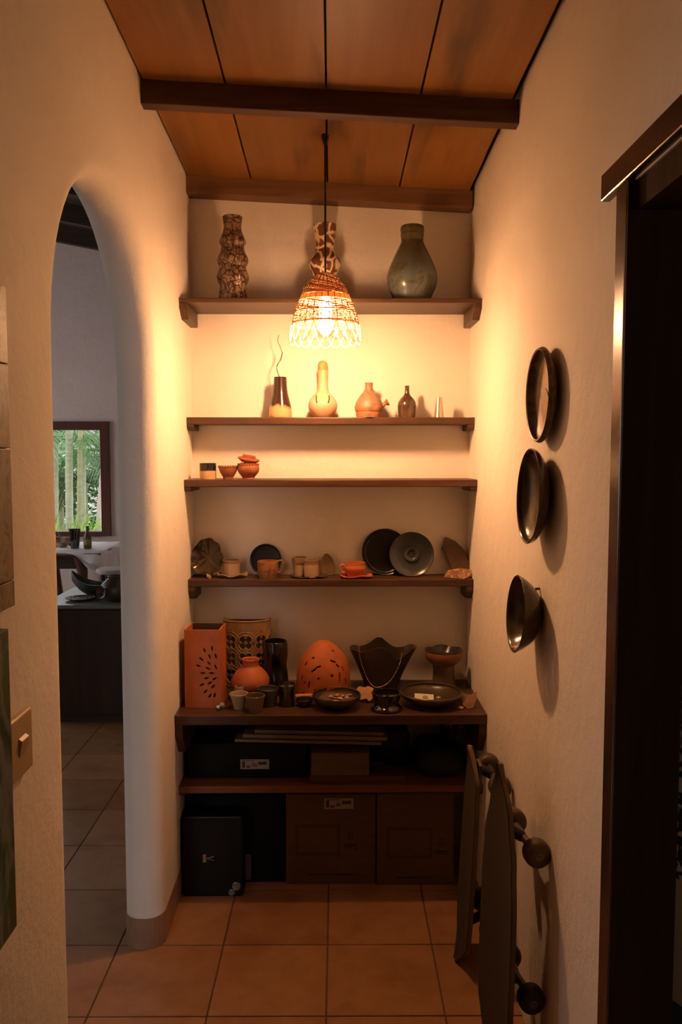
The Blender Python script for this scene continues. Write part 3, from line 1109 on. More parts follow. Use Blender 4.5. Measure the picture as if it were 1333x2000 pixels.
def pierced(W, H, holes, keep=None, step=.012, nz=None):
    """flat sheet (0..W, 0..H) with polygon holes, as triangles; returns verts and faces"""
    vs, es = [], []

    def loop(p):
        n = len(vs)
        vs.extend([Vector(q) for q in p])
        es.extend([(n + i, n + (i + 1) % len(p)) for i in range(len(p))])
    nx, ny = max(2, int(W / step)), max(2, int(H / step))
    loop([(W * i / nx, 0) for i in range(nx)] + [(W, H * i / ny) for i in range(ny)] + [(W - W * i / nx, H) for i in range(nx)] + [(0, H - H * i / ny) for i in range(ny)])
    for h in holes:
        loop(h)
    for i in range(1, nx):
        for j in range(1, ny):
            vs.append(Vector((W * i / nx, H * j / ny)))
    ov, oe, of, *_ = delaunay_2d_cdt(vs, es, [], 0, 1e-6)

    def inside(p, poly):
        c = False
        for a, b_ in zip(poly, poly[1:] + poly[:1]):
            if (a[1] > p[1]) != (b_[1] > p[1]) and p[0] < (b_[0] - a[0]) * (p[1] - a[1]) / (b_[1] - a[1]) + a[0]:
                c = not c
        return c
    faces = []
    for f in of:
        c = sum((ov[i] for i in f), Vector((0, 0))) / len(f)
        if not (0 < c.x < W and 0 < c.y < H):
            continue
        if any(inside(c, h) for h in holes):
            continue
        faces.append(tuple(f))
    return ov, faces


def sheet(vs, fs, fn, th, inward):
    """sheet mapped by fn(u, v, depth) and given thickness"""
    g = G()
    n = len(vs)
    g.v = [tuple(fn(p.x, p.y, 0)) for p in vs] + [tuple(fn(p.x, p.y, th)) for p in vs]
    cnt = {}
    for f in fs:
        for a, b_ in zip(f, f[1:] + f[:1]):
            cnt[(a, b_)] = 1
    for f in fs:
        g.f.append(f)
        g.f.append(tuple(i + n for i in reversed(f)))
        for a, b_ in zip(f, f[1:] + f[:1]):
            if (b_, a) not in cnt:
                g.f.append((b_, a, a + n, b_ + n))
    g.m = [0] * len(g.f)
    return g


def leaf_hole(x, y, a, l, w_):
    return [(x + l * c * math.cos(a) - w_ * s * math.sin(a), y + l * c * math.sin(a) + w_ * s * math.cos(a)) for c, s in ((1, 0), (.45, .8), (-.35, .75), (-1, 0), (-.35, -.75), (.45, -.8))]


ze = SH['e']
# square lantern
Y0 = 2.765
pa, pb = at(362, 1392, Y0), at(432, 1392, Y0)
W = pb.x - pa.x
D = .112
H = at(398, 1230, Y0).z - ze
holes = []
s_ = sc_at(Y0, .8)
for px, py, dx, dy in ((400, 1270, -3, -9), (415, 1266, 0, -9), (426, 1264, 2, -9), (394, 1287, -9, -7), (410, 1282, -4, -9), (422, 1281, -2, -9), (388, 1300, -9, -3), (409, 1295, -6, -6), (407, 1305, -7, -3), (397, 1314, -9, 0), (414, 1314, -7, 0), (422, 1302, -3, -6), (404, 1324, -7, 2), (420, 1325, -6, 4), (395, 1337, -9, 4), (411, 1333, -7, 5), (417, 1340, -5, 6), (402, 1350, -7, 7), (411, 1358, -5, 7), (420, 1357, -2, 8), (425, 1316, -3, 0)):
    p = at(px, py, Y0)
    holes.append(leaf_hole(p.x - pa.x, p.z - ze, math.atan2(-dy, dx), 6.0 * s_, 2.4 * s_))
holes = [h for h in holes if all(.006 < q[0] < W - .004 for q in h)]
t = thing('square_lantern', 'tall square terracotta lantern pierced with a spray of leaf shapes', 'lantern', (pa.x, Y0, ze), (0, 0, R(-3)))
vs, fs = pierced(W, H, holes)
sheet(vs, fs, lambda u, v, d: (u, d, v), .006, 1).obj('front_wall', M_TERRA, t)
G().box(0, .006, .006, D, 0, H).obj('side_wall', M_TERRA, t)
G().box(W - .006, W, .006, D, 0, H).obj('side_wall', M_TERRA, t)
G().box(.006, W - .006, D - .006, D, 0, H).obj('rear_wall', plain('shade_dark_terracotta', (.07, .028, .013), .8, c2=(.05, .02, .01), scale=12), t)  # coloured dark to stand for the shade seen through the leaf piercings
G().box(.006, W - .006, .006, D - .006, 0, .006).obj('base', M_TERRA, t)

# half-round pierced lantern
M_TAN = plain('tan_clay', (.30, .165, .062), .5, c2=(.23, .12, .045), scale=20, bumps=.1)
M_TANL = plain('tan_slip', (.42, .26, .11), .5, c2=(.35, .21, .085), scale=20)
Y0 = 3.03
pa, pb = at(437, 1300, Y0), at(530, 1300, Y0)
RW = (pb.x - pa.x) / 2
H = at(483, 1209, Y0).z - ze
ang = R(205)
L = RW * ang
t = thing('pierced_half_lantern', 'tan half-round lantern pierced with a lattice of circles and petals', 'lantern', ((pa.x + pb.x) / 2, Y0, ze))
holes, rings = [], []
cell = .062
for i in range(-3, 4):
    for j in range(0, 6):
        cx_, cy_ = L / 2 + i * cell, H - .078 - j * cell
        if cx_ < .03 or cx_ > L - .03 or cy_ < .03:
            continue
        for a in (45, 135, 225, 315):
            x, y = cx_ + .0165 * math.cos(R(a)), cy_ + .0165 * math.sin(R(a))
            pts = []
            for q in ((-.0105, .0085), (.0095, .0115), (.0095, -.0115), (-.0105, -.0085)):
                pts.append((x + q[0] * math.cos(R(a)) - q[1] * math.sin(R(a)), y + q[0] * math.sin(R(a)) + q[1] * math.cos(R(a))))
            holes.append(pts[::-1])
        rings.append((cx_, cy_))
        x, y = cx_ + cell / 2, cy_
        holes.append([(x + .009, y), (x, y + .0105), (x - .009, y), (x, y - .0105)])
        if j == 0:
            holes.append([(cx_ - .007, cy_ + .043), (cx_ + .007, cy_ + .043), (cx_, cy_ + .034)])
holes = [h for h in holes if all(.012 < q[0] < L - .012 and .012 < q[1] < H - .02 for q in h)]


def cyl(u, v, d):
    a = -PI / 2 + (u / L - .5) * ang
    r = RW - d
    dip = .012 * math.cos(a + PI / 2) if v > H - 1e-4 else 0
    return (r * math.cos(a), r * math.sin(a) * .62, v - dip * 0)


vs, fs = pierced(L, H, holes, step=.011)
sheet(vs, fs, cyl, .005, 1).obj('curved_wall', M_TAN, t)
g = G()
for cx_, cy_ in rings:
    for rr in (.029, .040):
        pts = []
        for k in range(24):
            a = 2 * PI * k / 24
            u, v = cx_ + rr * math.cos(a), cy_ + rr * math.sin(a)
            if not (.004 < u < L - .004 and .01 < v < H - .012):
                pts.append(None)
            else:
                pts.append(cyl(u, v, -.0006))
        run = []
        for p in pts + [None]:
            if p is None:
                if len(run) > 2:
                    g.tube(run, .0013, 4)
                run = []
            else:
                run.append(p)
g.obj('raised_rings', M_TANL, t)
G().box(-RW + .004, RW - .004, .012, .017, 0, H - .004).obj('rear_wall', plain('shade_dark_tan_clay', (.06, .030, .014), .8, c2=(.045, .022, .010), scale=12), t)  # back panel darkened in colour so the lattice openings look shaded
pts = [cyl(L * k / 30, H, .0025) for k in range(31)]
G().tube(pts, .0038, 6).obj('lip', M_TAN, t, smooth=True)

# round jar
pot('round_jar', 'squat round terracotta jar with a short collar in front of the half-round lantern', 'jar', M_TERRA, 490, 2.87, 'e',
    [(1287, 17.5), (1290, 16.5), (1299, 15.5), (1304, 17), (1311, 24), (1320, 31), (1331, 36), (1342, 36.5), (1353, 33), (1365, 26), (1378, 20)], .005)

# black twisted vase
M_BLK = plain('black_glaze', (.010, .010, .011), .12, c2=(.018, .018, .02), scale=10)
Y0 = 2.94
pm = sc_at(Y0, .8)
zt = at(538, 1252, Y0).z - ze
rows = []
for i in range(41):
    tt = i / 40
    row = []
    r = (23.5 + 1.5 * math.sin(tt * 9)) * pm
    for k in range(48):
        a = 2 * PI * k / 48
        q = 1 + .13 * max(0, math.sin(2 * a + 5.5 * tt)) ** 3 * math.sin(PI * min(1, tt * 1.1)) + .06 * math.sin(3 * a - 7 * tt) * math.sin(PI * tt)
        row.append((r * q * math.cos(a), r * q * math.sin(a), zt * tt))
    rows.append(row)
g = G().grid(rows, closed_u=True)
top = rows[-1]
inn = [[(x * f, y * f, z + dz) for x, y, z in top] for f, dz in ((1, 0), (.93, .002), (.86, 0), (.84, -.05), (.8, -.12), (.01, -.12))]
g.grid(inn, closed_u=True)
g.grid([[(x * .01, y * .01, 0) for x, y, z in rows[0]], rows[0]], closed_u=True)
o = g.obj('sculpted_vase', M_BLK, None, smooth=True, loc=(at(537.5, 1300, Y0).x, Y0, ze))
tag(o, 'glossy black vase with twisted sculpted sides beside the round jar', 'vase')

# dome lantern
Y0 = 2.93
pm = sc_at(Y0, .8)
Rd = 52.5 * pm
Hd = at(632, 1249, Y0).z - ze
prof = spline([(Rd, 0), (Rd * 1.0, Hd * .2), (Rd * .985, Hd * .40), (Rd * .90, Hd * .58), (Rd * .74, Hd * .74), (Rd * .50, Hd * .87), (Rd * .26, Hd * .96), (.004, Hd)], 8)
ln_ = [0]
for a, b_ in zip(prof, prof[1:]):
    ln_.append(ln_[-1] + (b_ - a).length)
LT = ln_[-1]


def dome_at(s):
    s = max(0, min(LT, s))
    for i in range(len(ln_) - 1):
        if ln_[i] <= s <= ln_[i + 1]:
            k = (s - ln_[i]) / (ln_[i + 1] - ln_[i])
            return prof[i].lerp(prof[i + 1], k)
    return prof[-1]


def dome(u, v, d):
    p = dome_at(v)
    a = -PI / 2 + u
    r = max(p.x - d, .0005)
    return (r * math.cos(a), r * math.sin(a), p.y - (d * .6 if p.y > Hd * .6 else 0))


def dome_uv(px, py):
    """front point of the dome seen at this spot"""
    z = at(px, py, Y0).z - ze
    best = min(range(len(prof)), key=lambda i: abs(prof[i].y - z))
    r = prof[best].x
    x = (px - 632) * pm
    return math.asin(max(-.97, min(.97, x / max(r, .01)))), ln_[best], r


holes = []


def star(px, py, s, n=5):
    u, v, r = dome_uv(px, py)
    return [((u + (s if k % 2 == 0 else s * .42) * pm / r * math.cos(PI / 2 + PI * k / n)), v + (s if k % 2 == 0 else s * .42) * pm * math.sin(PI / 2 + PI * k / n)) for k in range(2 * n)]


def slot(px, py, l, w_, a):
    u, v, r = dome_uv(px, py)
    ca, sa = math.cos(R(a)), math.sin(R(a))
    return [(u + (x * ca - y * sa) * pm / r, v + (x * sa + y * ca) * pm) for x, y in ((-l, -w_), (l, -w_), (l, w_), (-l, w_))]


for px, py, s in ((623, 1313, 4.6), (649, 1307, 4.8), (613, 1276, 4), (651, 1266, 3.6)):
    holes.append(star(px, py, s))
for q in ((614, 1297, 6, 1.8, 40), (623, 1291, 5, 1.8, 20), (651, 1283, 6, 1.8, -25), (660, 1290, 5, 1.8, -50), (599, 1288, 5, 1.5, 75), (605, 1325, 7, 1.6, 82), (664, 1312, 9, 1.6, 84), (622, 1335, 8, 1.6, -12), (645, 1334, 6, 1.6, 35), (654, 1334, 6, 1.6, -35), (591, 1315, 5, 1.4, 70), (597, 1322, 3, 1.4, 80), (675, 1322, 6, 1.4, 95), (670, 1297, 5, 1.3, -70), (616, 1345, 2, 3, 0), (625, 1345, 2, 3, 0), (648, 1345, 2, 3, 0), (657, 1345, 2, 3, 0), (594, 1343, 3, 1.4, 60), (672, 1342, 3, 1.4, 100)):
    holes.append(slot(*q))
vs, fs = pierced(2 * PI, LT, [[(x + PI, y) for x, y in h] for h in holes], step=.02)
# widen the grid in angle: use scaled steps
t = thing('dome_lantern', 'terracotta dome lantern pierced with stars and little houses', 'lantern', (at(632, 1300, Y0).x, Y0, ze))
nx = 72
vs2, es2 = [], []


def pierced_uv(W, H, holes, nx, ny):
    sx = W / nx
    sy = H / ny
    hs = [[(x / sx * .01, y / sy * .01) for x, y in h] for h in holes]
    v, f = pierced(nx * .01, ny * .01, hs, step=.01)
    return [Vector((p.x / .01 * sx, p.y / .01 * sy)) for p in v], f


vs, fs = pierced_uv(2 * PI, LT, [[(x + PI, y) for x, y in h] for h in holes], 64, 22)
sheet(vs, fs, lambda u, v, d: dome(u - PI, v, d), .006, 1).obj('shell', M_TERRA, t)

# dark bust-shaped vase with a chain
M_IRON = plain('gunmetal_glaze', (.030, .022, .016), .30, c2=(.05, .035, .024), scale=14, bumps=.1)
Y0 = 2.99
pm = sc_at(Y0, .85)
Hb = at(748, 1262, Y0).z - ze
rows = []
NA = 72


def bust(tt, a, shrink=0):
    ca, sa = math.cos(a), math.sin(a)
    hw = (30 + 36 * tt ** 1.15) * pm - shrink
    hd = (28 + 4 * tt) * pm - shrink
    ex = .75
    x = hw * (abs(ca) ** ex) * (1 if ca >= 0 else -1)
    y = hd * (abs(sa) ** ex) * (1 if sa >= 0 else -1)
    u = x / max(hw, 1e-4)
    rim = 4 * math.cos(u * 4.2 + .4) - 3 + 11 * math.exp(-((u + .08) / .22) ** 2) * (1 if sa > -.2 else .4) - 12 * math.exp(-((u - .38) / .22) ** 2) * (1.2 if sa < 0 else .3) + 5 * math.exp(-((abs(u) - .88) / .14) ** 2)
    z = tt * (Hb + rim * pm * tt ** 3)
    return (x - 4 * pm * (1 - tt), y, z)


for i in range(25):
    rows.append([bust(i / 24, 2 * PI * k / NA) for k in range(NA)])
g = G().grid(rows, closed_u=True)
irows = [rows[-1]] + [[bust(i / 24, 2 * PI * k / NA, .006) for k in range(NA)] for i in range(24, 8, -2)]
irows.append([(-.004, 0, irows[-1][0][2])] * NA)
g.grid(irows, closed_u=True)
g.grid([[(-4 * pm, 0, 0)] * NA, rows[0]], closed_u=True)
t = thing('bust_vase', 'flared dark metallic vase with a torn rim wearing a beaded chain', 'vase', (at(748, 1300, Y0).x, Y0, ze))
g.obj('body', M_IRON, t, smooth=True)
g = G()
ch = spline([(700, 1262), (703, 1285), (709, 1307), (718, 1328), (730, 1341), (745, 1340), (760, 1330), (772, 1312), (780, 1292), (783, 1276)], 8)
for q in ch:
    x = (q.x - 748) * pm
    z = at(q.x, q.y, Y0 - .05).z - ze
    best = None
    tt = max(0, min(1, z / Hb))
    hw = (30 + 36 * tt ** 1.15) * pm
    hd = (28 + 4 * tt) * pm
    u = min(.98, abs((x + 4 * pm * (1 - tt)) / hw))
    ca = u ** (1 / .75)
    y = -hd * (math.sqrt(max(0, 1 - ca * ca)) ** .75) - .0022
    g.lathe([(0, -.0026), (.0022, -.0016), (.0028, 0), (.0022, .0016), (0, .0026)], 6)
    n_ = 30
    for i in range(len(g.v) - n_, len(g.v)):
        a = g.v[i]
        g.v[i] = (a[0] + x, a[1] + y, a[2] + z)
g.obj('beaded_chain', plain('chain_metal', (.45, .36, .24), .25, .9), t, smooth=True)

# goblet bowl on a thick foot
m = glaze('goblet_glaze', (.26, .095, .035), (.11, .065, .03), .10, .3, None, .4, 14, .12)
t, pp = pot('footed_bowl', 'brown wavy-rimmed bowl on a thick pedestal foot', 'bowl', m, 867, 3.0, 'e',
            [(1270, 36), (1274, 37), (1284, 36.5), (1294, 33), (1302, 26), (1307, 22), (1313, 21), (1330, 21), (1355, 23), (1366, 26)], .006, part='body')
n = 72
r0, z0 = pp[-1].x, pp[-1].y
rows = []
for dr, dz, kz in ((.0008, -.012, 0), (.0010, 0, 1), (-.003, .002, 1), (-.0075, -.001, 1), (-.012, -.018, 0), (-.03, -.028, 0), (-r0 + .001, -.032, 0)):
    rows.append([((r0 + dr) * math.cos(2 * PI * k / n), (r0 + dr) * math.sin(2 * PI * k / n), z0 + dz + kz * .0024 * (1 + math.sin(5 * 2 * PI * k / n))) for k in range(n)])
G().grid(rows, closed_u=True).obj('wavy_rim', plain('ink_blue_glaze', (.022, .026, .034), .2, c2=(.05, .04, .035), scale=16), t, smooth=True)

# small cups and bowls along the front of the counter
M_GREENIN = glaze('celadon_glaze', (.34, .33, .19), (.40, .31, .19), .062, .03, None, .35, 20, .02)
M_BRCUP = plain('umber_glaze', (.12, .07, .037), .35, c2=(.16, .095, .05), scale=18)
t, pp = pot('celadon_cup', 'flared pale celadon cup tilted against the brown cup', 'cup', M_GREENIN, 467, 2.755, 'e', [(1354, 18.5), (1356, 18.5), (1370, 14.5), (1386, 11.5), (1394, 10.5)], .004, smooth=False)
pot('umber_cup', 'umber brown cup leaning beside the pale celadon cup', 'cup', M_BRCUP, 498.5, 2.72, 'e', [(1358, 19.5), (1361, 19.5), (1378, 17), (1390, 14), (1394, 13)], .004, smooth=False)
pot('sage_cup', 'small sage green cup standing behind the celadon cup', 'cup', M_GREENIN, 468, 2.81, 'e', [(1340, 9), (1343, 9), (1360, 8), (1380, 7)], .003, smooth=False)
pot('slate_cup', 'dark slate cup behind the umber cup', 'cup', plain('slate_glaze', (.050, .048, .046), .35, c2=(.07, .065, .06), scale=18), 524, 2.79, 'e', [(1344, 21.5), (1347, 21.5), (1365, 18), (1382, 16)], .004, smooth=False)
M_JAR = glass('smoky_glass', (.50, .44, .30), .84, .04)
t, pp = pot('glass_jar', 'small brownish glass jar with a thick rim next to the slate cup', 'jar', M_JAR, 561, 2.785, 'e', [(1335, 15.5), (1339, 16.5), (1345, 16), (1360, 15.5), (1386, 15)], .003, part='jar_wall', smooth=False)
G().lathe([(0, .004), (pp[0].x - .004, .004), (pp[0].x - .004, .055), (0, .057)], 28).obj('dark_contents', plain('dark_contents', (.06, .04, .022), .6), t, smooth=True)
M_TINY = plain('tiny_dark_glaze', (.030, .022, .016), .18, c2=(.05, .035, .02), scale=20)
pot('dark_pinch_bowl', 'tiny dark pinch bowl between the glass jar and the dark bowl', 'bowl', M_TINY, 595, 2.78, 'e', [(1365, 17), (1367, 17), (1380, 14), (1388, 10)], .003, smooth=False)
p = at(594, 1358, 2.83)
o = G().box(-.030, .030, -.01, .01, 0, .016).obj('wooden_strip', wood('orange_wood', (.62, .27, .06), (.7, .33, .09), 'x', 6, .5), None, bevel=.003, loc=(p.x, 2.835, p.z - .014), rot=(0, R(-2), R(3)))
tag(o, 'thin orange wooden strip resting behind the tiny dark bowl', 'strip')
G().box(-.020, .020, -.008, .008, -(p.z - .014 - ze), .001).obj('strip_foot', M_DARK, o)
t, pp = pot('shell_bowl', 'wide dark bowl holding broken shells in front of the dome lantern', 'bowl', plain('moss_black_glaze', (.045, .035, .018), .25, c2=(.07, .052, .028), scale=14), 658, 2.763, 'e', [(1355, 47), (1359, 47.5), (1366, 46), (1377, 38), (1386, 26), (1389, 24)], .005, part='bowl')
rr_ = random.Random(3)
M_SHELL = plain('shell_bits', (.55, .34, .22), .5, c2=(.40, .20, .12), scale=60)
for k in range(7):
    g = G().lathe([(0, 0), (.010, .001), (.012, .004), (.006, .008), (0, .009)], 8)
    o = g.obj('shell_piece', M_SHELL, None, smooth=True, loc=(t.location.x - .018 + .010 * k + rr_.uniform(-.004, .004), 2.763 + rr_.uniform(-.025, .02), ze + .0335), rot=(rr_.uniform(-.4, .4), rr_.uniform(-.4, .4), rr_.uniform(0, 3)))
    o.scale = (rr_.uniform(.7, 1.3), rr_.uniform(.6, 1), rr_.uniform(.6, 1.1))
    tag(o, 'pinkish broken shell lying in the wide dark bowl', 'shell', 'broken shells in the dark bowl')
G().lathe([(0, .005), (.052, .022), (.062, .032), (.03, .034), (0, .034)], 24).obj('sand_bed', plain('dark_sand', (.10, .07, .045), .9, c2=(.16, .10, .06), scale=80), t, smooth=True)
# curled piece of hide
g = G()
poly = [(-22, -5), (-12, 12), (0, 10), (6, 14), (18, 9), (14, -2), (21, -13), (13, -22), (6, -16), (-4, -20), (-10, -12)]
pm = sc_at(2.80, .7)
rows = []
vs3 = [Vector((x * pm, y * pm)) for x, y in poly]
g.prism([(q.x, q.y) for q in vs3][::-1], (-.0015, .0015), 'y')
o = g.obj('hide_scrap', plain('tan_hide', (.46, .25, .12), .7, c2=(.38, .19, .09), scale=25, bumps=.2), None, loc=(at(712, 1362, 2.83).x, 2.835, ze + 22 * pm * math.cos(R(38)) + .001), rot=(R(-52), 0, R(-12)))
tag(o, 'ragged tan scrap of hide propped between the dark bowl and the glass ashtray', 'hide')
m = plain('black_glass', (.016, .014, .013), .08, c2=(.02, .018, .016), scale=10, spec=.7)
t, pp = pot('glass_ashtray', 'shiny black footed dish with a wide glossy base at the counter edge', 'dish', m, 755, 2.735, 'e', [(1352, 27), (1354, 28), (1366, 27), (1376, 24), (1382, 25), (1388, 30), (1393, 31), (1396, 30)], .005)
t, pp = pot('dark_platter', 'large dark olive platter with a white card lying in it', 'platter', plain('dark_olive_glaze', (.050, .038, .018), .3, c2=(.07, .05, .025), scale=12), 842, 2.80, 'e', [(1350, 61), (1354, 62), (1362, 59), (1374, 48), (1384, 36), (1388, 34)], .006)
zp = ze
cx_ = at(829, 1357, 2.80)
cd_ = thing('paper_card', 'small white card with a green blot lying in the dark platter', 'card', (cx_.x, 2.80, ze + .021), (R(32), R(3), R(-4)))
G().box(-.033, .033, -.016, .016, 0, .0012).obj('card_sheet', plain('white_paper', (.80, .72, .60), .7, c2=(.76, .68, .56), scale=10), cd_)
g = G()
g.prism([(.010 * math.cos(2 * PI * k / 18) * (1 + .15 * math.sin(3 * k)) + .004, .0085 * math.sin(2 * PI * k / 18)) for k in range(18)], (.0012, .0018), 'z')
g.obj('green_print', plain('green_ink', (.30, .42, .05), .6), cd_)
M_PALE = plain('pale_stone', (.50, .36, .24), .6, c2=(.38, .26, .17), scale=40)
for k, (px, py, s, lab) in enumerate(((901, 1381, .010, 'pale pebble lying before the dark platter'), (857, 1356, .009, 'glinting small stone in the dark platter'))):
    g = G().lathe([(0, 0), (s * .8, .001), (s, s * .5), (s * .6, s * .95), (0, s)], 12)
    zz = ze if k == 0 else ze + .016
    o = g.obj('pebble', M_PALE, None, smooth=True, loc=(at(px, py, 2.735 if k == 0 else 2.80).x, 2.735 if k == 0 else 2.80, zz))
    tag(o, lab, 'pebble')
for k, (px, Y, poly, rot, lab) in enumerate(((919, 2.74, [(-.028, 0), (-.012, -.018), (.006, -.020), (.026, .012), (.028, .034), (0, .026)], (R(62), R(-14), R(-12)), 'tan broken shard standing at the end of the counter'), (915, 2.795, [(-.03, -.02), (.02, -.02), (.03, .02), (-.02, .03)], (R(30), R(8), R(20)), 'brown broken shard behind the tan shard at the counter end'))):
    g = G().prism(poly, (-.0025, .0025), 'z')
    M_ = (Matrix.Rotation(rot[2], 4, 'Z') @ Matrix.Rotation(rot[1], 4, 'Y') @ Matrix.Rotation(rot[0], 4, 'X'))
    g.xf(M_)
    zmin = min(v[2] for v in g.v)
    o = g.obj('clay_shard', plain('shard_tan_%d' % k, (.30, .16, .08) if k == 0 else (.20, .11, .06), .6, c2=(.22, .12, .06), scale=30), None, bevel=.001, loc=(at(px, 1370, Y).x, Y, ze - zmin))
    tag(o, lab, 'shard')
M_CHROME = plain('chrome', (.75, .70, .62), .06, 1.0, c2=(.7, .65, .58), scale=4)
for k, (px, Y, r, mt, lab) in enumerate(((427, 2.735, .0095, M_CHROME, 'small chrome ball beside the square lantern'), (434, 2.752, .011, plain('grey_glass_marble', (.30, .27, .24), .08, c2=(.22, .2, .18), scale=20), 'grey marble behind the chrome ball by the square lantern'))):
    g = G().lathe([(r * math.sin(PI * q / 12), r - r * math.cos(PI * q / 12)) for q in range(13)], 20)
    o = g.obj('marble', mt, None, smooth=True, loc=(at(px, 1385, Y).x, Y, ze))
    tag(o, lab, 'ball')

# ------------------------------------------------------------------ low shelf: black cases, boards, box
zf = SH['f']
M_CASE = plain('black_leatherette', (.0045, .005, .004), .5, spec=.25, c2=(.007, .0075, .006), scale=60, bumps=.15)
M_CASE2 = plain('black_card', (.0045, .0055, .004), .7, spec=.2, c2=(.007, .008, .006), scale=12)
M_CARD = plain('cardboard', (.15, .092, .036), .75, c2=(.125, .076, .030), scale=14, stretch=(1, 1, 6))
M_INK = plain('brown_print', (.06, .028, .014), .7)
M_LABEL = plain('paper_label', (.42, .37, .31), .6, c2=(.38, .33, .28), scale=20)
M_LABTX = plain('label_text', (.06, .045, .05), .6)
M_LABRD = plain('label_red', (.22, .04, .03), .6)


def crate(name, label, cat, mat, x0, x1, Y, depth, z0, ytop, bevel=.003, part='box_body', rz=0):
    xa, xb = at(x0, ytop, Y).x, at(x1, ytop, Y).x
    h = at((x0 + x1) / 2, ytop, Y).z - z0
    t = thing(name, label, cat, ((xa + xb) / 2, Y, z0), (0, 0, rz))
    w_ = (xb - xa) / 2
    G().box(-w_, w_, 0, depth, 0, h).obj(part, mat, t, bevel=bevel)
    return t, w_, h


def sticker(t, mat, x0, x1, z0, z1, name='label_sheet', y=-.0008):
    return G().box(x0, x1, y, .0005, z0, z1).obj(name, mat, t)


def rel(t, px, py, Y):
    p = at(px, py, Y)
    return p.x - t.location.x, p.z - t.location.z


def label_on(t, x0, y0, x1, y1, Y, mat=None):
    a, b_ = rel(t, x0, y1, Y), rel(t, x1, y0, Y)
    s = sticker(t, mat or M_LABEL, a[0], b_[0], a[1], b_[1], 'paper_label')
    w_, h = b_[0] - a[0], b_[1] - a[1]
    for fx0, fx1, fz0, fz1, mt in ((.06, .16, .15, .8, M_LABTX), (.06, .5, .84, .90, M_LABTX), (.2, .34, .15, .35, M_LABRD), (.62, .92, .45, .75, M_LABTX), (.4, .58, .3, .4, M_LABTX), (.4, .56, .5, .58, M_LABTX)):
        G().box(a[0] + w_ * fx0, a[0] + w_ * fx1, -.0012, -.0008, a[1] + h * fz0, a[1] + h * fz1).obj('label_print', mt, s)
    return s


t, w_, h = crate('black_case', 'long black box with a white label filling the low shelf', 'box', M_CASE2, 366, 600, 2.80, .27, zf, 1452)
label_on(t, 470, 1483, 526, 1502, 2.80)
t, w_, h = crate('drum_case', 'tall black case with rounded corner at the end of the low shelf', 'case', M_CASE, 722, 802, 2.862, .225, zf, 1424, .03)
label_on(t, 727, 1487, 752, 1496, 2.862, plain('dim_green_label', (.06, .075, .05), .6))
t, w_, h = crate('small_carton', 'small plain brown carton standing on the low shelf', 'carton', M_CARD, 608, 722, 2.75, .10, zf + .026, 1471)
o = G().box(-.165, .165, -.055, .055, 0, .026).obj('dark_board', wood('dark_red_board', (.075, .026, .010), (.11, .042, .016), 'x', 5, .4), None, bevel=.002, loc=(at(698, 1520, 2.80).x, 2.803, zf))
tag(o, 'flat dark red wooden board lying under the small brown carton', 'board')
xb_ = at(600, 1440, 2.80).x
zb_ = at(600, 1452, 2.80).z
# thin boards resting across the black case and the carton
zs_ = max(at(480, 1452, 2.80).z, 0)
for k, (x0, x1, y0, y1, Y, th, lab) in enumerate(((458, 745, 1446, 1453, 2.785, .010, 'thin pale board lying lowest across the black box'), (474, 757, 1437, 1451, 2.79, .012, 'thin pale board in the middle of the pile on the black box'), (497, 750, 1427, 1439, 2.80, .012, 'thin pale board lying on top of the pile on the black box'))):
    p, q = at(x0, y0 + 3, Y), at(x1, y1 + 3, Y)
    L_ = (q.x - p.x)
    a = math.atan2(p.z - q.z, L_)
    zz = [at(480, 1452, 2.80).z + .006, 0, 0][k] if k == 0 else None
    base = at(480, 1451, 2.80).z
    o = G().box(-L_ / 2, L_ / 2, 0, .06, 0, th).obj('thin_board', wood('pale_board_%d' % k, (.22, .15, .085), (.30, .21, .125), 'x', 5, .6), None, bevel=.001, loc=((p.x + q.x) / 2, Y, base + .002 + k * .0135), rot=(0, R(1.0), R(-1.5)))
    tag(o, lab, 'board', 'thin boards piled on the black box')
o = G().lathe([(0, 0), (.030, 0), (.034, .03), (.036, .10), (.034, .115), (.02, .12), (0, .12)], 28).obj('black_canister', M_BLK, None, smooth=True, loc=(at(878, 1460, 2.93).x, 2.95, zf + .095))
tag(o, 'round black canister standing on the dark green bag', 'canister')
# soft dark bag
g = G()
rows = []
for i in range(13):
    t_ = i / 12
    row = []
    for k in range(40):
        a = 2 * PI * k / 40
        ca, sa = math.cos(a), math.sin(a)
        r = math.sin(PI * min(.97, .12 + .80 * t_)) ** .35
        row.append((.085 * r * abs(ca) ** .5 * (1 if ca > 0 else -1), .13 * r * abs(sa) ** .5 * (1 if sa > 0 else -1), .095 * t_ + .006 * noise.noise(Vector((3 * ca, 3 * sa, t_ * 4))) * t_))
    rows.append(row)
g.grid(rows, closed_u=True)
g.grid([[(0, 0, .0)] * 40, rows[0]], closed_u=True)
g.grid([rows[-1], [(0, 0, .095)] * 40], closed_u=True)
o = g.obj('cloth_bag', plain('dark_green_cloth', (.014, .017, .008), .8, c2=(.02, .022, .012), scale=40, bumps=.3), None, smooth=True, loc=(at(855, 1500, 2.9).x, 2.90, zf))
tag(o, 'slumped dark green cloth bag at the end of the low shelf', 'bag')

# ------------------------------------------------------------------ boxes on the floor
Yk = 2.815


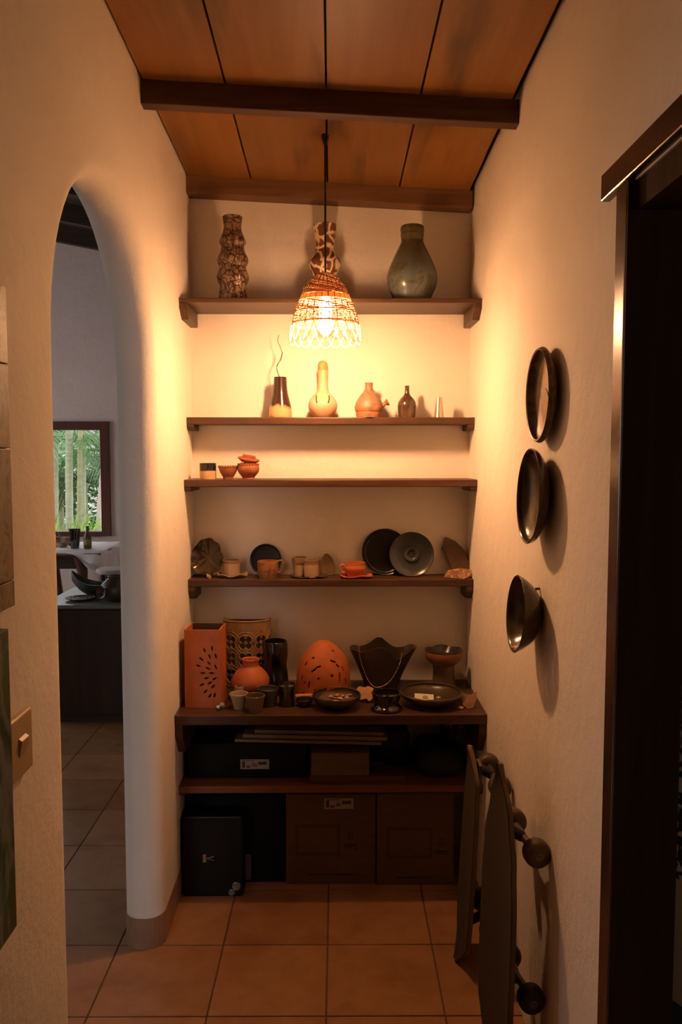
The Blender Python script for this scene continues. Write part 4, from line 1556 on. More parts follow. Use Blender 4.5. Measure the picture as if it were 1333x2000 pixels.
def carton(x0, x1, ytop, ybot, Y, lab, fr, marks):
    t, w_, h = crate('cardboard_box', lab, 'box', M_CARD, x0, x1, Y, .26, 0, ytop, .003)
    (a0, b0, a1, b1) = fr
    p, q = rel(t, a0, b1, Y), rel(t, a1, b0, Y)
    lw = .0022
    for k in range(2):
        d = .006 * k
        for bx in ((p[0] + d, q[0] - d, p[1] + d, p[1] + d + lw), (p[0] + d, q[0] - d, q[1] - d - lw, q[1] - d), (p[0] + d, p[0] + d + lw, p[1] + d + lw, q[1] - d - lw), (q[0] - d - lw, q[0] - d, p[1] + d + lw, q[1] - d - lw)):
            G().box(bx[0], bx[1], -.0006, .0005, bx[2], bx[3]).obj('printed_line', M_INK, t)
    for (c0, d0, c1, d1) in marks:
        p, q = rel(t, c0, d1, Y), rel(t, c1, d0, Y)
        G().box(p[0], q[0], -.0006, .0005, p[1], q[1]).obj('printed_mark', M_INK, t)
    return t


def small_print(cx, cy):
    out = []
    for i in range(3):
        for j in range(2):
            out.append((cx - 5 + j * 6, cy - 8 + i * 6, cx - 1 + j * 6, cy - 5 + i * 6))
    out += [(cx - 12, cy + 16, cx + 12, cy + 20), (cx - 12, cy + 21, cx + 2, cy + 23), (cx + 6, cy + 22, cx + 12, cy + 25)]
    return out


t = carton(558, 735, 1551, 1727, Yk, 'cardboard box with a printed screen outline and a white label near its top', (578, 1611, 664, 1670), small_print(685, 1633) + [(600, 1706, 690, 1709)])
label_on(t, 634, 1559, 691, 1580, Yk)
t = carton(737, 888, 1549, 1731, Yk - .01, 'cardboard box with a printed screen outline and no label', (756, 1616, 844, 1676), small_print(863, 1645) + [(775, 1712, 850, 1715)])
t, w_, h = crate('black_carton', 'tall plain black carton standing behind the small black chest', 'box', M_CASE2, 365, 556, 2.83, .25, 0, 1554)
a, b_ = rel(t, 479, 1718, 2.83), rel(t, 491, 1668, 2.83)
sticker(t, plain('lilac_label', (.22, .18, .26), .6), a[0], b_[0], a[1], b_[1], 'lilac_label')
a, b_ = rel(t, 421, 1586, 2.83), rel(t, 477, 1577, 2.83)
sticker(t, plain('grey_print', (.05, .05, .048), .6), a[0], b_[0], a[1], b_[1], 'grey_print')
t, w_, h = crate('black_chest', 'small black chest with a brass catch and two round badges', 'chest', M_CASE, 356, 474, 2.735, .09, 0, 1595, .006)
M_BRASS = plain('dull_brass', (.36, .25, .12), .35, .8, c2=(.3, .2, .1), scale=20)
x, z = rel(t, 409, 1676, 2.735)
G().box(x - .022, x - .010, -.003, .001, z - .014, z + .014).obj('catch_plate', M_BRASS, t, bevel=.001)
G().tube([(x - .008, -.003, z), (x + .016, -.003, z + .007)], .0016, 6).obj('catch_arm', M_BRASS, t)
G().tube([(x - .008, -.003, z), (x + .016, -.003, z - .007)], .0016, 6).obj('catch_arm', M_BRASS, t)
for px, py, r in ((462, 1731, .015), (453, 1743, .0115)):
    x, z = rel(t, px, py, 2.735)
    G().lathe([(0, 0), (r, 0), (r, .001), (r * .8, .002), (r * .7, .0012), (0, .0012)], 24).obj('round_badge', plain('silver_badge', (.38, .36, .32), .3, .5, c2=(.2, .18, .15), scale=120), t, loc=(x, .0, z), rot=(R(90), 0, 0))
G().tube([(-w_ + .012, .002, h - .004), (w_ - .012, .002, h - .004)], .003, 6).obj('lid_edge', plain('worn_edge', (.03, .028, .024), .4), t)

# ------------------------------------------------------------------ skateboards leaning on the right wall
M_DECK = wood('deck_wood', (.10, .062, .028), (.16, .10, .045), 'z', 4, .45, .1)
M_GRIP = plain('grip_tape', (.040, .028, .016), .9, c2=(.055, .038, .022), scale=120)
M_TRUCK = plain('truck_metal', (.20, .18, .16), .35, .8, c2=(.14, .12, .10), scale=20)
M_WHEEL = plain('brown_urethane', (.105, .062, .038), .4, c2=(.085, .05, .03), scale=10)
M_WHEELD = plain('black_urethane', (.020, .018, .016), .4, c2=(.028, .024, .02), scale=10)


def skateboard(label, loc, length, widths, top_x, bot_x, wheel_mats, ts=(.20, .84), bend=.0, yaw=0):
    """deck standing on end; its underside and wheels face the wall (+x)"""
    lean = math.atan2(top_x - bot_x, length)
    t = thing('skateboard', label, 'skateboard', (bot_x, loc, .002), (0, lean, yaw), 'skateboards leaning against the wall')
    n = 40
    th = .011

    def w_at(u):
        k = u * (len(widths) - 1)
        i = min(int(k), len(widths) - 2)
        f = k - i
        f = f * f * (3 - 2 * f)
        return widths[i] * (1 - f) + widths[i + 1] * f

    def curve(u):
        e = 0
        if u > .86:
            e = -((u - .86) / .14) ** 1.6 * bend
        if u < .12:
            e = -((.12 - u) / .12) ** 1.6 * bend
        return e
    for nm, x0, x1, mt in (('deck', 0, th, M_DECK), ('grip_tape', -.0015, 0, M_GRIP)):
        rows = []
        for i in range(n + 1):
            u = i / n
            hw = w_at(u) / 2 * min(1, (math.sin(PI * min(max(u, .004), .996))) ** .5 * 1.55) - (.003 if x0 < 0 else 0)
            hw = max(hw, .004)
            c = curve(u)
            z = u * length
            cup = .004
            rows.append([(x0 + c - cup, -hw, z), (x0 + c, -hw * .5, z), (x0 + c, hw * .5, z), (x0 + c - cup, hw, z), (x1 + c - cup, hw, z), (x1 + c, hw * .5, z), (x1 + c, -hw * .5, z), (x1 + c - cup, -hw, z)])
        g = G().grid(rows, closed_u=True)
        g.f += [tuple(range(8)), tuple(len(rows) * 8 - 8 + k for k in reversed(range(8)))]
        g.m += [0, 0]
        g.obj(nm, mt, t, smooth=True)
    for q, u in enumerate(ts):
        z = u * length
        tr = G().box(th - .001, th + .012, -.028, .028, z - .038, z + .038).obj('truck', M_TRUCK, t, bevel=.003)
        G().tube([(th + .010, 0, z - .02 + .04 * q), (th + .046, 0, z)], .014, 10).obj('kingpin', M_WHEELD, tr, smooth=True)
        G().tube([(th + .052, -.062, z), (th + .046, 0, z), (th + .052, .062, z)], .010, 10).obj('hanger', M_TRUCK, tr, smooth=True)
        G().tube([(th + .052, -.112, z), (th + .052, .112, z)], .004, 8).obj('axle', M_TRUCK, tr, smooth=True)
        for s in (-1, 1):
            g = G().lathe([(.006, -.022), (.018, -.022), (.024, -.020), (.031, -.016), (.033, -.008), (.033, .008), (.031, .016), (.024, .020), (.018, .022), (.006, .022)], 28)
            g.xf(Matrix.Translation((th + .052, s * .086, z)) @ Matrix.Rotation(R(90), 4, 'X'))
            wh = g.obj('wheel', wheel_mats[q], t, smooth=True)
            G().tube([(th + .052, s * .086 - .0235, z), (th + .052, s * .086 + .0235, z)], .010, 12).obj('bearing', M_TRUCK, wh, smooth=True)
    return t


skateboard('shorter skateboard standing next to the cardboard boxes, wheels to the wall', 2.37, .662, [.13, .19, .20, .205, .20, .195, .16, .10], .424, .392, (M_WHEELD, M_WHEEL), (.22, .87), .018)
skateboard('longer board with a waisted deck leaning beside the shorter skateboard', 1.965, .765, [.16, .245, .25, .25, .245, .22, .15, .07], .422, .405, (M_WHEELD, M_WHEEL), (.28, .755), .01, R(6))

# ------------------------------------------------------------------ things on the left wall
M_MAP = None
m, t_, b_ = nodes('marbled_paint')
b_.inputs['Roughness'].default_value = .5
v_ = coords(t_, (1, 1.6, 1))
n1 = ntex(t_, v_, 16, 8, .65, 1.6)
n2 = ntex(t_, coords(t_), 22, 6, .7, .8)
c1 = ramp(t_, n1, [(.30, (.05, .05, .025)), (.42, (.19, .14, .06)), (.55, (.28, .22, .12)), (.62, (.13, .11, .055)), (.72, (.24, .16, .07))])
c2 = mix(t_, ramp(t_, n2, [(.56, (0, 0, 0)), (.66, (1, 1, 1))]), c1, (.34, .15, .06))
t_.links.new(c2, b_.inputs['Base Color'])
bump(t_, b_, n2, .3, .004)
M_MARB = m
yr = 1.312
p_t, p_b = at(24, 560, yr).z, at(24, 1183, yr).z


def wall_panel(name, label, cat, mat, y1, z0, z1, w_, d, pieces, edge):
    t = thing(name, label, cat, (XL, y1 - w_ / 2, (z0 + z1) / 2 - (z1 - z0) / 2))
    h = z1 - z0
    G().box(0, d * .45, -w_ / 2, w_ / 2, 0, h).obj('backing', edge, t, bevel=.001)
    for a, b2 in pieces:
        G().box(d * .44, d, -w_ / 2 + .001, w_ / 2 - .001, h * a + .0008, h * b2 - .0008).obj('painted_tile', mat, t, bevel=.0012)
    return t


M_EDGE = plain('rusty_edge', (.26, .12, .05), .7, c2=(.20, .14, .08), scale=40)
wall_panel('tile_picture', 'tall mottled ochre picture made of joined tiles, hanging above the green picture', 'picture', M_MARB, yr, p_b, p_t, .30, .014, ((0, .085), (.085, .5), (.5, .76), (.76, 1)), M_EDGE)
m, t_, b_ = nodes('green_painting')
b_.inputs['Roughness'].default_value = .35
n1 = ntex(t_, coords(t_, (1, 2, .8)), 4.5, 6, .6, 1.2)
cg = ramp(t_, n1, [(.30, (.02, .03, .02)), (.42, (.10, .085, .03)), (.5, (.035, .10, .05)), (.58, (.20, .23, .20)), (.70, (.03, .06, .045))])
t_.links.new(cg, b_.inputs['Base Color'])
yr2 = 1.262
wall_panel('green_picture', 'tall dark green abstract picture hanging below the ochre tile picture', 'picture', m, yr2, at(28, 1808, yr2).z, at(12, 1226, yr2).z, .30, .022, ((0, 1),), plain('dark_frame', (.03, .035, .022), .5))
# light switch
M_IVORY = plain('ivory_plastic', (.52, .38, .20), .35, c2=(.48, .35, .185), scale=6)
ys0, ys1 = 1.283, 1.378
zs0, zs1 = at(45, 1512, 1.34).z, at(45, 1392, 1.34).z
t = thing('light_switch', 'yellowed ivory light switch plate beside the arch', 'switch', (XL, (ys0 + ys1) / 2, zs0))
g = G()
hw, hh = (ys1 - ys0) / 2, zs1 - zs0
g.box(0, .012, -hw, hw, 0, hh)
g.obj('switch_plate', M_IVORY, t, bevel=.005, seg=3)
sw = G().prism([(.011, hh * .34), (.011, hh * .66), (.018, hh * .61), (.013, hh * .36)], (-.016, .016), 'y')
sw.obj('rocker', M_IVORY, t, bevel=.0015)

# ------------------------------------------------------------------ room beyond the arch
# cabinet
M_CAB = wood('cabinet_wood', (.030, .014, .007), (.050, .025, .012), 'z', 4, .4, .1)
M_STONE = plain('green_grey_stone', (.20, .23, .20), .35, c2=(.16, .18, .155), scale=16)
Yc = 4.57
pl, pr = -1.63, at(300, 1300, Yc).x
zc_ = at(170, 1181, Yc).z
cab = thing('low_cabinet', 'dark wooden low cabinet with a grey-green stone top beyond the arch', 'cabinet', ((pl + pr) / 2, Yc, 0))
wc = (pr - pl) / 2
dc = .62
G().box(-wc, wc, 0, dc, .04, zc_ - .02).obj('body', M_CAB, cab, bevel=.003)
G().box(-wc + .02, wc - .01, .03, dc, 0, .04).obj('plinth', M_RAFT, cab)
G().box(-wc + .01, wc - .01, -.012, .001, .06, zc_ - .03).obj('front_panel', M_CAB, cab, bevel=.002)
G().prism([(-wc - .01, -.02), (wc + .01, -.02), (wc + .01, dc), (-wc - .01, dc)], (zc_ - .02, zc_), 'z').obj('stone_top', M_STONE, cab, bevel=.003)
# mosaic plate
p = at(151, 1168, 4.66)
g = G().lathe([(0, 0), (.05, 0), (.082, .012), (.086, .016), (.08, .016), (.05, .006), (0, .005)], 36)
mp = thing('mosaic_plate', 'round plate of speckled white and brown mosaic on the stone-topped cabinet', 'plate', (p.x, 4.72, zc_))
g.obj('plate', plain('mosaic_base', (.12, .07, .05), .5), mp, smooth=True)
bits = [plain('mosaic_white', (.62, .54, .48), .4), plain('mosaic_brown', (.30, .14, .08), .4)]
chip = [G().box(-.006, .006, -.005, .005, 0, .004) for _ in bits]
g2 = [G(), G()]
rr_ = random.Random(5)
for k in range(70):
    a, r = k * 2.4, .078 * math.sqrt((k + .5) / 70)
    zz = .006 if r < .05 else .006 + (r - .05) / .03 * .009
    q = G().box(-.0055, .0055, -.0045, .0045, zz, zz + .004).xf(Matrix.Translation((r * math.cos(a), r * math.sin(a), 0)) @ Matrix.Rotation(rr_.uniform(0, 3), 4, 'Z'))
    w_ = g2[rr_.randint(0, 1)]
    w_.add(q.v, q.f)
for q, mt, nm in zip(g2, bits, ('pale_chips', 'brown_chips')):
    q.obj(nm, mt, mp)['kind'] = 'stuff'
# boat shaped bowl
g = G()
rows = []
LB, NB = .17, 24
for i in range(NB + 1):
    u = i / NB * 2 - 1
    w_ = .075 * (1 - abs(u) ** 2.2) + .003
    top = .075 + .075 * abs(u) ** 2.4
    bot = .0 + .09 * abs(u) ** 2.6
    row = []
    for k in range(11):
        a = PI * k / 10
        row.append((u * LB, -w_ * math.cos(a), top - (top - bot) * math.sin(a) ** .7))
    for k in range(10, -1, -1):
        a = PI * k / 10
        row.append((u * LB * .97, -(w_ - .003) * math.cos(a) * .93, top - (top - bot - .006) * math.sin(a) ** .7))
    rows.append(row)
g.grid(rows, closed_u=True)
pb_ = at(186, 1150, 4.84)
o = g.obj('boat_bowl', plain('dark_green_bronze', (.022, .026, .018), .4, c2=(.035, .032, .022), scale=12), None, smooth=True, loc=(pb_.x + .02, 4.86, zc_ - .001), rot=(0, 0, R(-6)))
tag(o, 'dark boat-shaped bowl with raised pointed end on the cabinet', 'bowl')
# clay pot with a round mouth facing out
pp_ = at(213, 1150, 4.66)
t = thing('clay_pot', 'dark brown clay pot with a side mouth on the cabinet beside the boat bowl', 'pot', (pp_.x + .03, 4.69, zc_))
g = G().lathe([(0, 0), (.045, 0), (.078, .03), (.088, .065), (.078, .10), (.05, .125), (.04, .135), (.046, .145), (.040, .147), (.034, .138), (.03, .12), (0, .11)], 36)
M_POT = plain('umber_clay', (.075, .042, .024), .4, c2=(.05, .028, .016), scale=10)
g.obj('body', M_POT, t, smooth=True)
G().lathe([(.012, 0), (.020, .0), (.030, .022), (.036, .03), (.030, .028), (.016, .012), (0, .010)], 24).obj('side_mouth', M_POT, t, smooth=True, loc=(-.045, -.070, .062), rot=(R(82), 0, R(-30)))
# side table with white cloth
TY0, TY1 = 6.28, 7.05
zt = at(150, 1080, TY0).z
xa = at(30, 1080, TY0).x
xb = at(196, 1083, TY0).x
tb = thing('side_table', 'dark wooden table with curved legs under the garden window', 'table', ((xa + xb) / 2, (TY0 + TY1) / 2, 0))
wt, dt = (xb - xa) / 2, (TY1 - TY0) / 2
G().box(-wt, wt, -dt, dt, zt - .03, zt - .004).obj('table_top', M_RED, tb, bevel=.003)
G().box(-wt + .05, wt - .06, -dt + .05, -dt + .07, zt - .13, zt - .03).obj('apron', M_RAFT, tb)
G().box(-wt + .05, wt - .06, dt - .07, dt - .05, zt - .13, zt - .03).obj('apron', M_RAFT, tb)
for sx in (-1, 1):
    for sy in (-1, 1):
        x, y = sx * (wt - .09) - (.10 if sx > 0 else 0), sy * (dt - .07)
        pts = spline([(x, y, zt - .03), (x + .03 * sx, y, zt - .16), (x + .01 * sx, y, zt - .34), (x - .03 * sx, y, .12), (x, y, 0)], 4)
        G().tube(pts, [.045 - .02 * min(1, i / len(pts)) for i in range(len(pts))], 10).obj('leg', M_RED, tb, smooth=True)
# cloth lying on the table with a corner hanging
M_CLOTH = plain('white_cloth', (.80, .77, .72), .8, c2=(.74, .70, .65), scale=20, bumps=.1)
g = G()
nx, ny = 26, 16
rows = []
for j in range(ny + 1):
    row = []
    for i in range(nx + 1):
        x = -wt - .01 + (2 * wt + .24) * i / nx
        y = -dt - .16 + (2 * dt + .165) * j / ny
        z = zt + .001
        over = x - wt - .006
        front = -dt - .008 - y
        if over > 0:
            z -= over * (1.3 + .25 * math.sin(j * 1.1)) * (1.15 - .5 * j / ny)
            x = wt + .006 + over * .12 + .012 * math.sin(j * .9 + i * .5) + .008
        if front > 0:
            f = min(1, max(0, (x - (wt - .24)) / .18))
            z -= front * (.06 + 1.0 * f * f) * (1 + .2 * math.sin(i * 1.3))
            y = -dt - .010 - .02 * f * abs(math.sin(i * .8)) * min(1, front * 12)
        if over <= 0 and front <= 0:
            z += .0015 * math.sin(i * 1.7 + j)
        row.append((x, y, z))
    rows.append(row)
g.grid(rows)
g.grid([[(x, y, z + .003) for x, y, z in r_] for r_ in rows])
o = g.obj('table_cloth', M_CLOTH, None, smooth=True, loc=((xa + xb) / 2, (TY0 + TY1) / 2, .0))
tag(o, 'white cloth over the window table with one end hanging down', 'tablecloth')
# tumbler and bottle
YT = 6.55
zt2 = zt + .004
pc = at(146.5, 1060, YT)
s6 = sc_at(YT, .8)
g = G().lathe([(0, 0), (7.5 * s6, 0), (9 * s6, 12 * s6), (11 * s6, 38 * s6), (10.4 * s6, 38 * s6), (8.4 * s6, 12 * s6), (6.5 * s6, 3 * s6), (0, 3 * s6)], 28)
t = thing('drinking_glass', 'tall dark glass standing by the bottle on the white cloth', 'glass', (pc.x, YT, zt2))
g.obj('glass_wall', glass('dark_glass', (.08, .08, .11), .85, .03), t, smooth=True)
G().lathe([(0, 3.2 * s6), (6.3 * s6, 3.2 * s6), (8.2 * s6, 12 * s6), (9.9 * s6, 33 * s6), (0, 33 * s6)], 24).obj('dark_drink', plain('dark_drink', (.008, .006, .009), .2), t, smooth=True)
pc = at(172.5, 1050, YT)
pr_ = [(0, 0), (7.2 * s6, 0), (7.6 * s6, 3 * s6), (7.6 * s6, 20 * s6), (6.6 * s6, 25 * s6), (4 * s6, 30 * s6), (3 * s6, 34 * s6), (3 * s6, 41 * s6), (3.5 * s6, 41.3 * s6), (3.5 * s6, 44 * s6), (0, 44 * s6)]
t = thing('beer_bottle', 'small brown glass bottle standing on the white cloth', 'bottle', (pc.x, YT - .02, zt2))
g = G().lathe(pr_, 28)
m, t_, b_ = nodes('brown_bottle_glass')
b_.inputs['Base Color'].default_value = (.11, .075, .008, 1)
b_.inputs['Roughness'].default_value = .08
b_.inputs['Transmission Weight'].default_value = .25
g.obj('bottle_body', m, t, smooth=True)
G().lathe([(7.75 * s6, 8 * s6), (7.8 * s6, 8.2 * s6), (7.8 * s6, 17.8 * s6), (7.75 * s6, 18 * s6)], 28).obj('paper_label', plain('gold_label', (.30, .22, .06), .5, c2=(.16, .11, .03), scale=60), t, smooth=True)
# driftwood and shells pile at the table end
M_DRIFT = plain('driftwood', (.42, .24, .15), .7, c2=(.25, .13, .08), scale=14, bumps=.3)
for k, (px, py, a, L_, r, lab) in enumerate(((118, 1046, 12, .22, .028, 'pinkish driftwood branch lying across the pile by the dark glass'), (125, 1060, -22, .17, .024, 'pale driftwood piece slanting down by the dark glass'), (112, 1066, 28, .15, .030, 'dark driftwood stump under the pale driftwood'))):
    c = at(px, py, 6.6)
    g = G()
    pts = [(L_ * (q / 6 - .5), .01 * math.sin(q * 2 + k), .012 * math.sin(q * 1.3 + k)) for q in range(7)]
    g.tube(spline(pts, 3), [r * (1 - .6 * abs(i / 18 - .5)) for i in range(19)], 9)
    for i, q in enumerate(g.v):
        f = 1 + .25 * noise.noise(Vector(q) * 30 + Vector((k, 0, 0)))
        g.v[i] = (q[0], q[1] * f, q[2] * f)
    g.xf(Matrix.Rotation(R(a), 4, 'Y'))
    zm = min(q[2] for q in g.v)
    zl = max(c.z, zt2 - zm - .001) if k != 0 else c.z
    o = g.obj('driftwood', M_DRIFT if k < 2 else plain('dark_driftwood', (.08, .045, .03), .7, c2=(.05, .03, .02), scale=14), None, smooth=True, loc=(c.x, 6.50 + .12 * k, (zt2 - zm - .001) + (.045 if k == 0 else .0)))
    tag(o, lab, 'driftwood')
# stool behind the cabinet
ps = at(205, 1116, 5.6)
st = thing('low_stool', 'low dark stool with a pale seat behind the cabinet', 'stool', (ps.x + .02, 5.75, 0))
hs = ps.z
G().lathe([(0, hs - .03), (.115, hs - .03), (.122, hs - .015), (.115, hs), (0, hs)], 32).obj('seat', plain('pale_seat', (.55, .48, .42), .6, c2=(.45, .38, .33), scale=30), st, smooth=True)
for k in range(4):
    a = PI / 4 + PI / 2 * k
    G().tube([(.085 * math.cos(a), .085 * math.sin(a), hs - .028), (.12 * math.cos(a), .12 * math.sin(a), 0)], .018, 8).obj('leg', M_RAFT, st, smooth=True)

# ------------------------------------------------------------------ room behind the right doorway
YR = 2.08
xl_ = at(1288, 1780, YR - .1).x
rp = .27
t = thing('drum_stool', 'round tan stool with a dark band near its white foot behind the doorway', 'stool', (xl_ + rp, YR, 0))
zb0 = at(1300, 1672, YR).z
zb1, zb2 = at(1300, 1893, YR).z, at(1300, 1958, YR).z
G().lathe([(0, zb1), (rp, zb1), (rp * 1.01, (zb1 + zb0) / 2), (rp * .98, zb0 - .01), (rp * .95, zb0), (0, zb0)], 56).obj('drum_body', plain('tan_hide_drum', (.66, .42, .22), .6, c2=(.60, .37, .19), scale=8), t, smooth=True)
G().lathe([(0, zb2), (rp * 1.015, zb2), (rp * 1.02, zb1), (0, zb1)], 56).obj('dark_band', plain('charcoal_band', (.045, .040, .035), .6), t)
G().lathe([(0, 0), (rp * .97, 0), (rp * .99, zb2), (0, zb2)], 56).obj('white_foot', plain('white_foot', (.62, .52, .42), .6), t)
m = crackle('leaf_print_cloth', (.70, .55, .42), (.012, .010, .009), 30, .13, .8, .1)
h1 = at(1330, 1185, YR).z - zb0
rows = []
for i in range(25):
    u = i / 24
    r = (.245 + .02 * math.sin(u * 9) - .11 * u ** 2.2) if u < .98 else .10
    rows.append([(r * math.cos(2 * PI * k / 48) * (1 + .05 * math.sin(9 * 2 * PI * k / 48 + u * 3)), r * math.sin(2 * PI * k / 48) * (1 + .05 * math.sin(9 * 2 * PI * k / 48 + u * 3)), u * h1) for k in range(48)])
g = G().grid(rows, closed_u=True)
g.grid([[(0, 0, 0)] * 48, rows[0]], closed_u=True)
g.grid([rows[-1], [(0, 0, h1)] * 48], closed_u=True)
o = g.obj('printed_throw', m, None, smooth=True, loc=(xl_ + rp - .005, YR, zb0))
tag(o, 'heaped cloth with a dark leafy print on the drum stool', 'throw')

# ------------------------------------------------------------------ garden outside the far window
M_SOIL = plain('garden_soil', (.10, .12, .05), .9, c2=(.16, .20, .08), scale=3)
struct(G().box(-16, 2, FY + .2, 24, -.30, -.15).obj('ground', M_SOIL))
M_FR = [leafy('palm_leaf_%d' % k, c, .45, .4, c2) for k, (c, c2) in enumerate((((.05, .17, .02), (.11, .28, .05)), ((.14, .28, .11), (.24, .40, .20)), ((.025, .07, .02), (.06, .13, .04))))]
M_GRASS = leafy('fern_leaf', (.20, .40, .03), .45, .4, (.32, .52, .07))
M_TRK = plain('palm_trunk', (.42, .43, .30), .7, c2=(.30, .33, .20), scale=6, stretch=(1, 1, 6))
M_TRK2 = plain('green_trunk', (.22, .24, .10), .6, c2=(.32, .30, .16), scale=5, stretch=(1, 1, 4))
M_TRK3 = plain('pale_trunk', (.52, .46, .48), .7, c2=(.50, .36, .26), scale=2, stretch=(1, 1, 1.5))


def frond_mesh(L, n=26, droop=.5, wid=.28, seed=0):
    rr = random.Random(seed)
    g = G()
    rach = []
    for i in range(n + 1):
        u = i / n
        rach.append(Vector((L * (u - .22 * droop * u * u), 0, L * (.35 * u - droop * u * u))))
    g.tube(rach, [.012 * (1 - .85 * i / n) + .0015 for i in range(n + 1)], 5)
    for i in range(3, n + 1):
        u = i / n
        l = wid * L * (math.sin(PI * (.12 + .83 * u)) ** .8)
        for s in (-1, 1):
            p = rach[i]
            d = (rach[i] - rach[i - 1]).normalized()
            tip = p + d * (l * .65) + Vector((0, s * l * .75, -l * (.25 + .2 * rr.random())))
            mid = p.lerp(tip, .45) + Vector((0, 0, l * .07))
            w_ = d * (.016 * L * .7)
            b = len(g.v)
            g.v += [tuple(p - w_ * .4), tuple(p + w_ * .4), tuple(mid + w_), tuple(mid - w_), tuple(tip)]
            g.f += [(b, b + 1, b + 2, b + 3), (b + 3, b + 2, b + 4)]
            g.m += [0, 0]
    return g


def palm(name, label, x, y, h, r, tm, fm, nf, L, seed, lean=(0, 0), rings=True):
    rr = random.Random(seed)
    t = thing(name, label, 'palm tree', (x, y, -.16), (0, 0, 0), 'palms outside the window')
    n = 36
    pts, rad = [], []
    for i in range(n + 1):
        u = i / n
        pts.append((lean[0] * u ** 1.3, lean[1] * u, u * h))
        rad.append(r * (1.15 - .25 * u) * (1.07 if rings and i % 3 == 0 else 1))
    G().tube(pts, rad, 14).obj('trunk', tm, t, smooth=True)
    f0 = None
    for k in range(nf):
        if k == 0:
            f0 = frond_mesh(L, 26, rr.uniform(.45, .7), .30, seed).obj('frond', fm, t)
            o = f0
        else:
            o = f0.copy()
            COL.objects.link(o)
            o.parent = t
        o.location = (pts[-1][0], pts[-1][1], h - .02)
        o.rotation_euler = (rr.uniform(-.2, .2), rr.uniform(-.45, .35), 2 * PI * k / nf + rr.uniform(-.3, .3))
    return t


def gx(px, Y):
    return at(px, 930, Y).x


palm('palm', 'palm with a thick pale green ringed trunk outside the window', gx(132, 10.1), 10.1, 3.4, .042, M_TRK, M_FR[1], 7, .8, 11, (.06, 0))
palm('palm', 'palm with a slender leaning olive trunk outside the window', gx(150, 9.9), 9.9, 3.1, .028, M_TRK2, M_FR[0], 7, .75, 12, (.10, 0))
palm('palm', 'palm with a pale green trunk close behind the olive one', gx(160, 10.6), 10.6, 3.2, .030, M_TRK, M_FR[0], 7, .75, 13, (.02, .1))
palm('palm', 'palm with a leaning lavender and rust coloured trunk', gx(181, 9.9), 9.9, 3.2, .030, M_TRK3, M_FR[0], 7, .75, 14, (.34, 0))
palm('palm', 'short palm with pale drooping fronds near the window jamb', gx(104, 10.5), 10.5, 2.0, .035, M_TRK, M_FR[1], 10, 1.25, 15, (.05, 0))
palm('palm', 'short palm with bright arching fronds behind the lavender trunk', gx(205, 10.8), 10.8, 1.75, .035, M_TRK2, M_FR[0], 11, 1.25, 16, (0, 0))
palm('palm', 'low dark green palm growing behind the ringed trunk', gx(165, 11.6), 11.6, 1.3, .04, M_TRK2, M_FR[2], 12, 1.2, 17, (0, 0))
palm('palm', 'low dark green palm growing behind the pale drooping palm', gx(118, 12.2), 12.2, 1.5, .04, M_TRK2, M_FR[2], 12, 1.2, 18, (0, 0))


def clump(label, x, y, n, L, seed, mt):
    rr = random.Random(seed)
    g = G()
    for k in range(n):
        a = rr.uniform(0, 2 * PI)
        l = L * rr.uniform(.6, 1.1)
        b0 = Vector((rr.uniform(-.15, .15), rr.uniform(-.15, .15), 0))
        d = Vector((math.cos(a), math.sin(a), 0))
        sd = Vector((-math.sin(a), math.cos(a), 0)) * .016
        base = len(g.v)
        for u in (0, .35, .7, 1):
            p = b0 + d * (l * .6 * u) + Vector((0, 0, l * (1.0 * u - .42 * u * u)))
            w_ = sd * (1 - u * .92)
            g.v += [tuple(p - w_), tuple(p + w_)]
        for q in range(3):
            g.f.append((base + 2 * q, base + 2 * q + 1, base + 2 * q + 3, base + 2 * q + 2))
            g.m.append(0)
    t = thing('fern_clump', label, 'fern', (x, y, -.16), (0, 0, 0), 'ferns under the palms')
    g.obj('leaf_blades', mt, t)['kind'] = 'stuff'
    return t


clump('bright green feathery fern clump at the foot of the ringed palm', gx(118, 8.5), 8.5, 300, 1.75, 21, M_GRASS)
clump('green fern clump beside the bottle-side palms', gx(192, 8.7), 8.7, 240, 1.55, 22, M_GRASS)
clump('low fern clump between the ringed and lavender palm trunks', gx(160, 9.9), 9.9, 240, 1.45, 23, M_GRASS)
clump('fern clump near the window jamb under the short palm', gx(96, 9.3), 9.3, 240, 1.6, 24, M_FR[0])


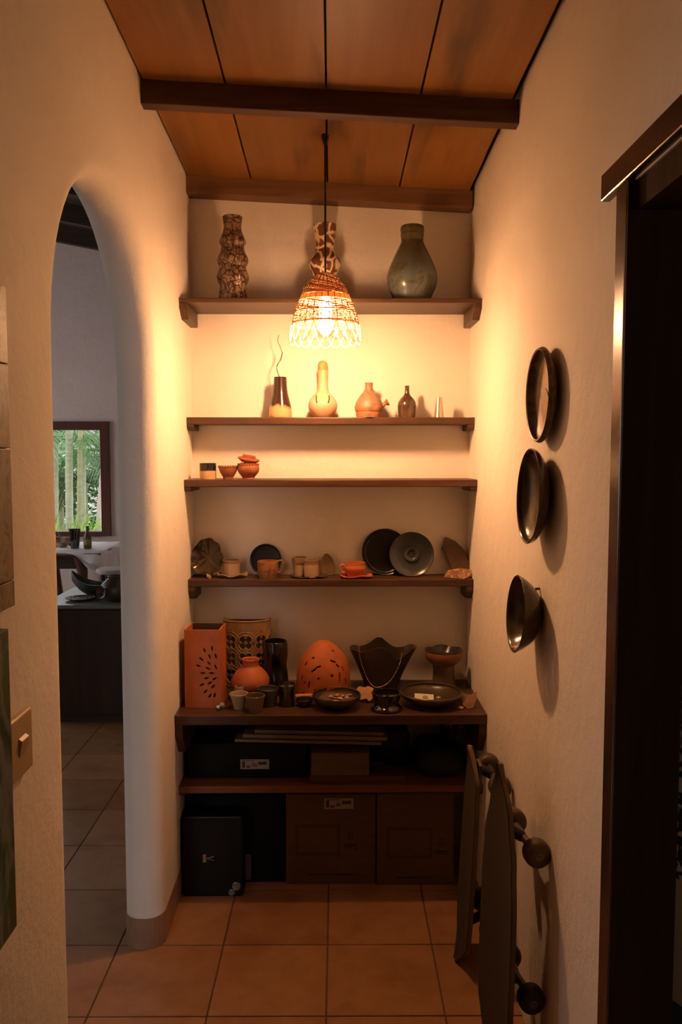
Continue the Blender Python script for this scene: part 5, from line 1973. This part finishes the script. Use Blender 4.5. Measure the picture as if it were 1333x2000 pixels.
def shrub(label, x, y, h, wdt, seed, mt, n=1500):
    rr = random.Random(seed)
    g = G()
    for k in range(n):
        p = Vector((rr.gauss(0, wdt * .4), rr.uniform(-.35, .35), rr.uniform(.05, h)))
        a, e = rr.uniform(0, 2 * PI), rr.uniform(-.6, .6)
        l = rr.uniform(.10, .22)
        d = Vector((math.cos(a) * math.cos(e), math.sin(a) * math.cos(e), math.sin(e)))
        s = d.cross(Vector((0, 0, 1))).normalized() * l * .22
        b = len(g.v)
        g.v += [tuple(p), tuple(p + d * l * .5 + s), tuple(p + d * l), tuple(p + d * l * .5 - s)]
        g.f.append((b, b + 1, b + 2, b + 3))
        g.m.append(0)
    t = thing('shrub', label, 'shrub', (x, y, -.16), (0, 0, 0), 'shrubs behind the palms')
    g.obj('foliage', mt, t)['kind'] = 'stuff'
    G().tube([(0, 0, 0), (.03, 0, h * .5), (0, .03, h * .9)], [.04, .03, .01], 8).obj('stem', M_TRK2, t)
    return t


for k, (px, y, h, wd, mi, lab) in enumerate(((85, 13.6, 2.6, 1.6, 2, 'dark leafy shrub far behind the short pale palm'), (140, 14.7, 2.0, 1.6, 0, 'mid green shrub far behind the ringed palm'), (195, 15.8, 2.4, 1.6, 2, 'dark leafy shrub far behind the lavender palm'), (240, 16.9, 3.0, 1.8, 0, 'tall mid green shrub far behind the window jamb'))):
    shrub(lab, gx(px, y), y, h, wd, 30 + k, M_FR[mi])
# pale house far behind
hx = gx(122, 19)
hs_ = thing('garden_house', 'pale house with a pink tiled roof far beyond the palms', 'house', (hx, 19, -.16))
G().box(-2.2, 1.6, 0, 3, 0, 2.4).obj('house_wall', plain('white_house_wall', (.75, .72, .70), .8), hs_)
G().prism([(-2.5, 2.35), (1.9, 2.35), (-.3, 3.4)], (-.3, 3.3), 'y').obj('roof', plain('pink_roof', (.55, .30, .27), .8, c2=(.48, .25, .22), scale=10), hs_)
w1 = G().box(-.7, -.1, -.03, .01, .9, 1.9).obj('house_window', plain('house_window_frame', (.30, .30, .32), .5), hs_)
G().box(-.64, -.16, -.04, -.028, .96, 1.84).obj('window_glass', plain('house_glass', (.05, .06, .07), .1), w1)
